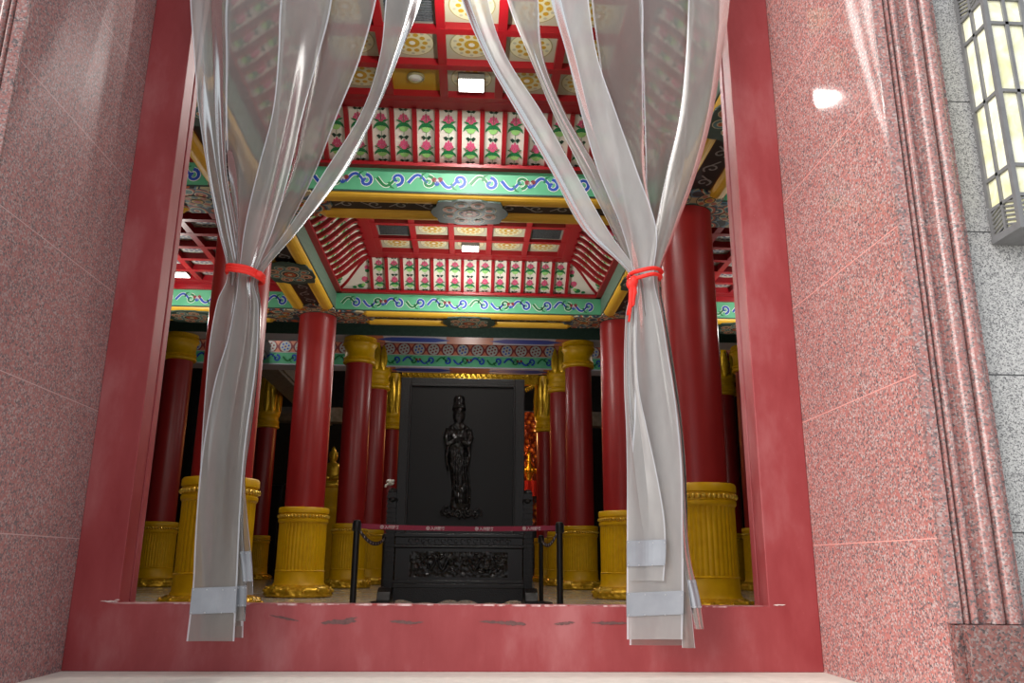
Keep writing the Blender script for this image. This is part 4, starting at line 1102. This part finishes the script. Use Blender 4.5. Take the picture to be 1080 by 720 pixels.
# ------------------------------------------------------------------ far altar
AY = 29.2
al = thing('altar_screen', (0, AY, 0), 'glowing orange gilded carved altar wall far behind the black screen', 'altar')
q = MB(); q.box(-3.7, 3.0, 0, .25, 1.6, 6.4); q.box(-3.8, 3.1, -.05, .3, 6.4, 6.75)
for k in range(9): q.tube([(-3.4 + k * .75 + .2 * math.cos(a * .5) * (1 - a / 20), -.05, 5.6 + .3 * math.sin(a * .5) * (1 - a / 20)) for a in range(16)], .05, 7)
for x in (2.35, 2.65, -3.5):
    q.tube([(x + .1 * math.sin(a * .8), -.05, 4.2 + .1 * a) for a in range(16)], .045, 7)
q.build('carved_panel', M['gilded'], al)
q = MB(); q.box(-3.7, 3.0, .0, .3, 0, 1.6); q.build('plinth', M['black_plain'], al)
pf = thing('altar_platform', (0, AY - 1.62, 0), 'dark stepped platform with gilded front carrying the red altar table', 'platform')
q = MB(); q.box(-3.7, 3.0, 0, 1.5, 0, 2.05); q.build('plinth', M['black_plain'], pf)
q = MB(); q.box(-3.65, 2.95, .05, 1.5, 2.05, 2.9); q.build('gilded_front', M['gilded'], pf)
t_ = thing('altar_table', (0, AY - 1.0, 2.9), 'red draped altar table in front of the orange altar wall', 'table')
q = MB(); q.box(-3.6, 2.9, -.35, .35, .82, .87); q.build('tabletop', M['red_cloth'], t_)
q = MB(); q.grid(lambda u, v: (-3.62 + 6.54 * u, -.37 + .02 * math.sin(u * 150), .875 - .6 * v), 240, 4); q.build('tablecloth', M['red_cloth'], t_, smooth=True)
for x in (-3.4, 2.7):
    for y in (-.25, .25):
        q = MB(); q.box(x - .06, x + .06, y - .05, y + .05, 0, .82); q.build('leg', M['black_plain'], t_)
def vase(loc, label, nm='altar_vase', cat='vase'):
    q = MB(); q.lathe([(.1, 0), (.13, .03), (.06, .1), (.17, .3), (.2, .45), (.1, .62), (.07, .75), (.12, .85), (.05, .9), (.09, 1.02), (.02, 1.2)], 28)
    for k in range(8):
        a = 2 * PI * k / 8; q.ell((.17 * math.cos(a), .17 * math.sin(a), .42), (.06, .06, .12), 8, 6)
    o = q.build(nm, M['gold_bright'], smooth=True); o.location = loc; return tag(o, label, cat, 'gold altar vases')
v0 = vase((2.42, AY - 1.0, 3.775), 'gold altar vase on the red table right of the black screen')
for x, lb in ((2.88, 'small gold altar vase at the right end of the red altar table'), (-3.45, 'gold altar vase at the left end of the red altar table')):
    c = v0.copy(); C.objects.link(c); c.location = (x, AY - 1.0, 3.775); c['label'] = lb
# seated golden figure on a pedestal, in the left gap
st = thing('seated_statue', (-4.33, 22.0, 0), 'small gilded seated statue on a gold pedestal in the gap left of the drum-capital column', 'statue')
q = MB(); q.lathe([(.42, 0), (.42, 2.0), (.46, 2.05), (.46, 2.2), (.36, 2.25), (.38, 2.6), (.44, 2.75), (.42, 2.85)], 32); q.build('pedestal', M['gold'], st, smooth=True, sharp=40)
q = MB()
n = 24
sec = [(2.85, .42, .32), (2.95, .46, .36), (3.05, .42, .32), (3.15, .28, .22), (3.3, .25, .2), (3.5, .29, .2), (3.62, .27, .18), (3.68, .12, .12), (3.72, .09, .09), (3.78, .13, .13), (3.9, .15, .15), (4.0, .13, .13), (4.06, .07, .07), (4.14, .06, .06), (4.2, .01, .01)]
vs = [(a_ * math.cos(2 * PI * k / n), b_ * math.sin(2 * PI * k / n), z) for (z, a_, b_) in sec for k in range(n)]
q.add(vs, [(j * n + k, j * n + (k + 1) % n, (j + 1) * n + (k + 1) % n, (j + 1) * n + k) for j in range(len(sec) - 1) for k in range(n)])
for s in (-1, 1): q.tube([(s * .26, 0, 3.56), (s * .34, -.06, 3.35), (s * .22, -.24, 3.2), (s * .04, -.3, 3.15)], lambda t: .085 - .035 * t, 10)
q.ell((0, -.15, 3.86), (.02, .03, .03)); q.tube([(-.07, -.135, 3.8), (0, -.15, 3.79), (.07, -.135, 3.8)], .01, 6)
q.build('body', M['gold_bright'], st, smooth=True)
# dark cabinet between left columns
cb = thing('dark_cabinet', (-8.6, 27.5, 0), 'tall dark wood cabinet beyond the far left aisle column', 'cabinet')
q = MB(); q.box(-1.6, 1.6, -.4, .4, 0, 3.4); q.box(-1.7, 1.7, -.46, .44, 3.4, 3.5); bevel(q.build('body', M['black_plain'], cb), .01)
for s in (-1, 1):
    q = MB(); q.box(min(s * .03, s * 1.5), max(s * .03, s * 1.5), -.43, -.4, .15, 3.25); d_ = q.build('door', M['black'], cb)
    q = MB(); q.ell((s * .12, -.45, 1.6), (.03, .03, .08)); q.build('knob', M['gold'], d_)

# ------------------------------------------------------------------ light
glow((1.2, AY - 2.2, 5.4), 95, (1, .5, .16), .2, 'altar_lamp_light'); glow((-3.2, AY - 2.2, 5.4), 55, (1, .5, .16), .2, 'altar_lamp_light')
glow((0, 17.4, 5.2), 50, r=.2); glow((0, 22, 8.2), 110, r=.25); glow((-6, 18, 7.5), 50, r=.2); glow((6, 18, 7.5), 50, r=.2)  # fill points added to lift the rear hall, no fixtures there
w = bpy.data.worlds.new('sky'); bpy.context.scene.world = w; w.use_nodes = True
bg = w.node_tree.nodes['Background']; bg.inputs[0].default_value = (.9, .95, 1, 1); bg.inputs[1].default_value = .9
sd = bpy.data.lights.new('hazy_sun', 'SUN'); sd.energy = 4.3; sd.angle = math.radians(50); sd.color = (1, .955, .9)
so = bpy.data.objects.new('hazy_sun', sd); C.objects.link(so)
d_ = Vector((.85, .5, -.42)); so.rotation_euler = d_.to_track_quat('-Z', 'Y').to_euler()

# ------------------------------------------------------------------ camera
cam = bpy.data.cameras.new('camera'); co = bpy.data.objects.new('camera', cam); C.objects.link(co)
cam.sensor_width = 36; cam.lens = 863.02 / 1080 * 36
th, yaw, roll = .2672, .0493, -.0078
f = Vector((math.cos(th) * math.sin(yaw), math.cos(th) * math.cos(yaw), math.sin(th)))
u = Vector((-math.sin(th) * math.sin(yaw), -math.sin(th) * math.cos(yaw), math.cos(th)))
r = f.cross(u)
c_, s_ = math.cos(roll), math.sin(roll)
# image right/up after roll
R_, U_ = r * c_ - u * s_, u * c_ + r * s_
co.matrix_world = Matrix(((R_.x, U_.x, -f.x, .0798), (R_.y, U_.y, -f.y, -4.6129), (R_.z, U_.z, -f.z, .5408), (0, 0, 0, 1)))
sc = bpy.context.scene; sc.camera = co
sc.view_settings.view_transform = 'Standard'; sc.view_settings.look = 'None'; sc.view_settings.gamma = 1; sc.view_settings.use_curve_mapping = False
sc.view_settings.exposure = 0.0
sc.cycles.max_bounces = 10; sc.cycles.transparent_max_bounces = 24; sc.cycles.sample_clamp_indirect = 6
sc.cycles.use_denoising = True
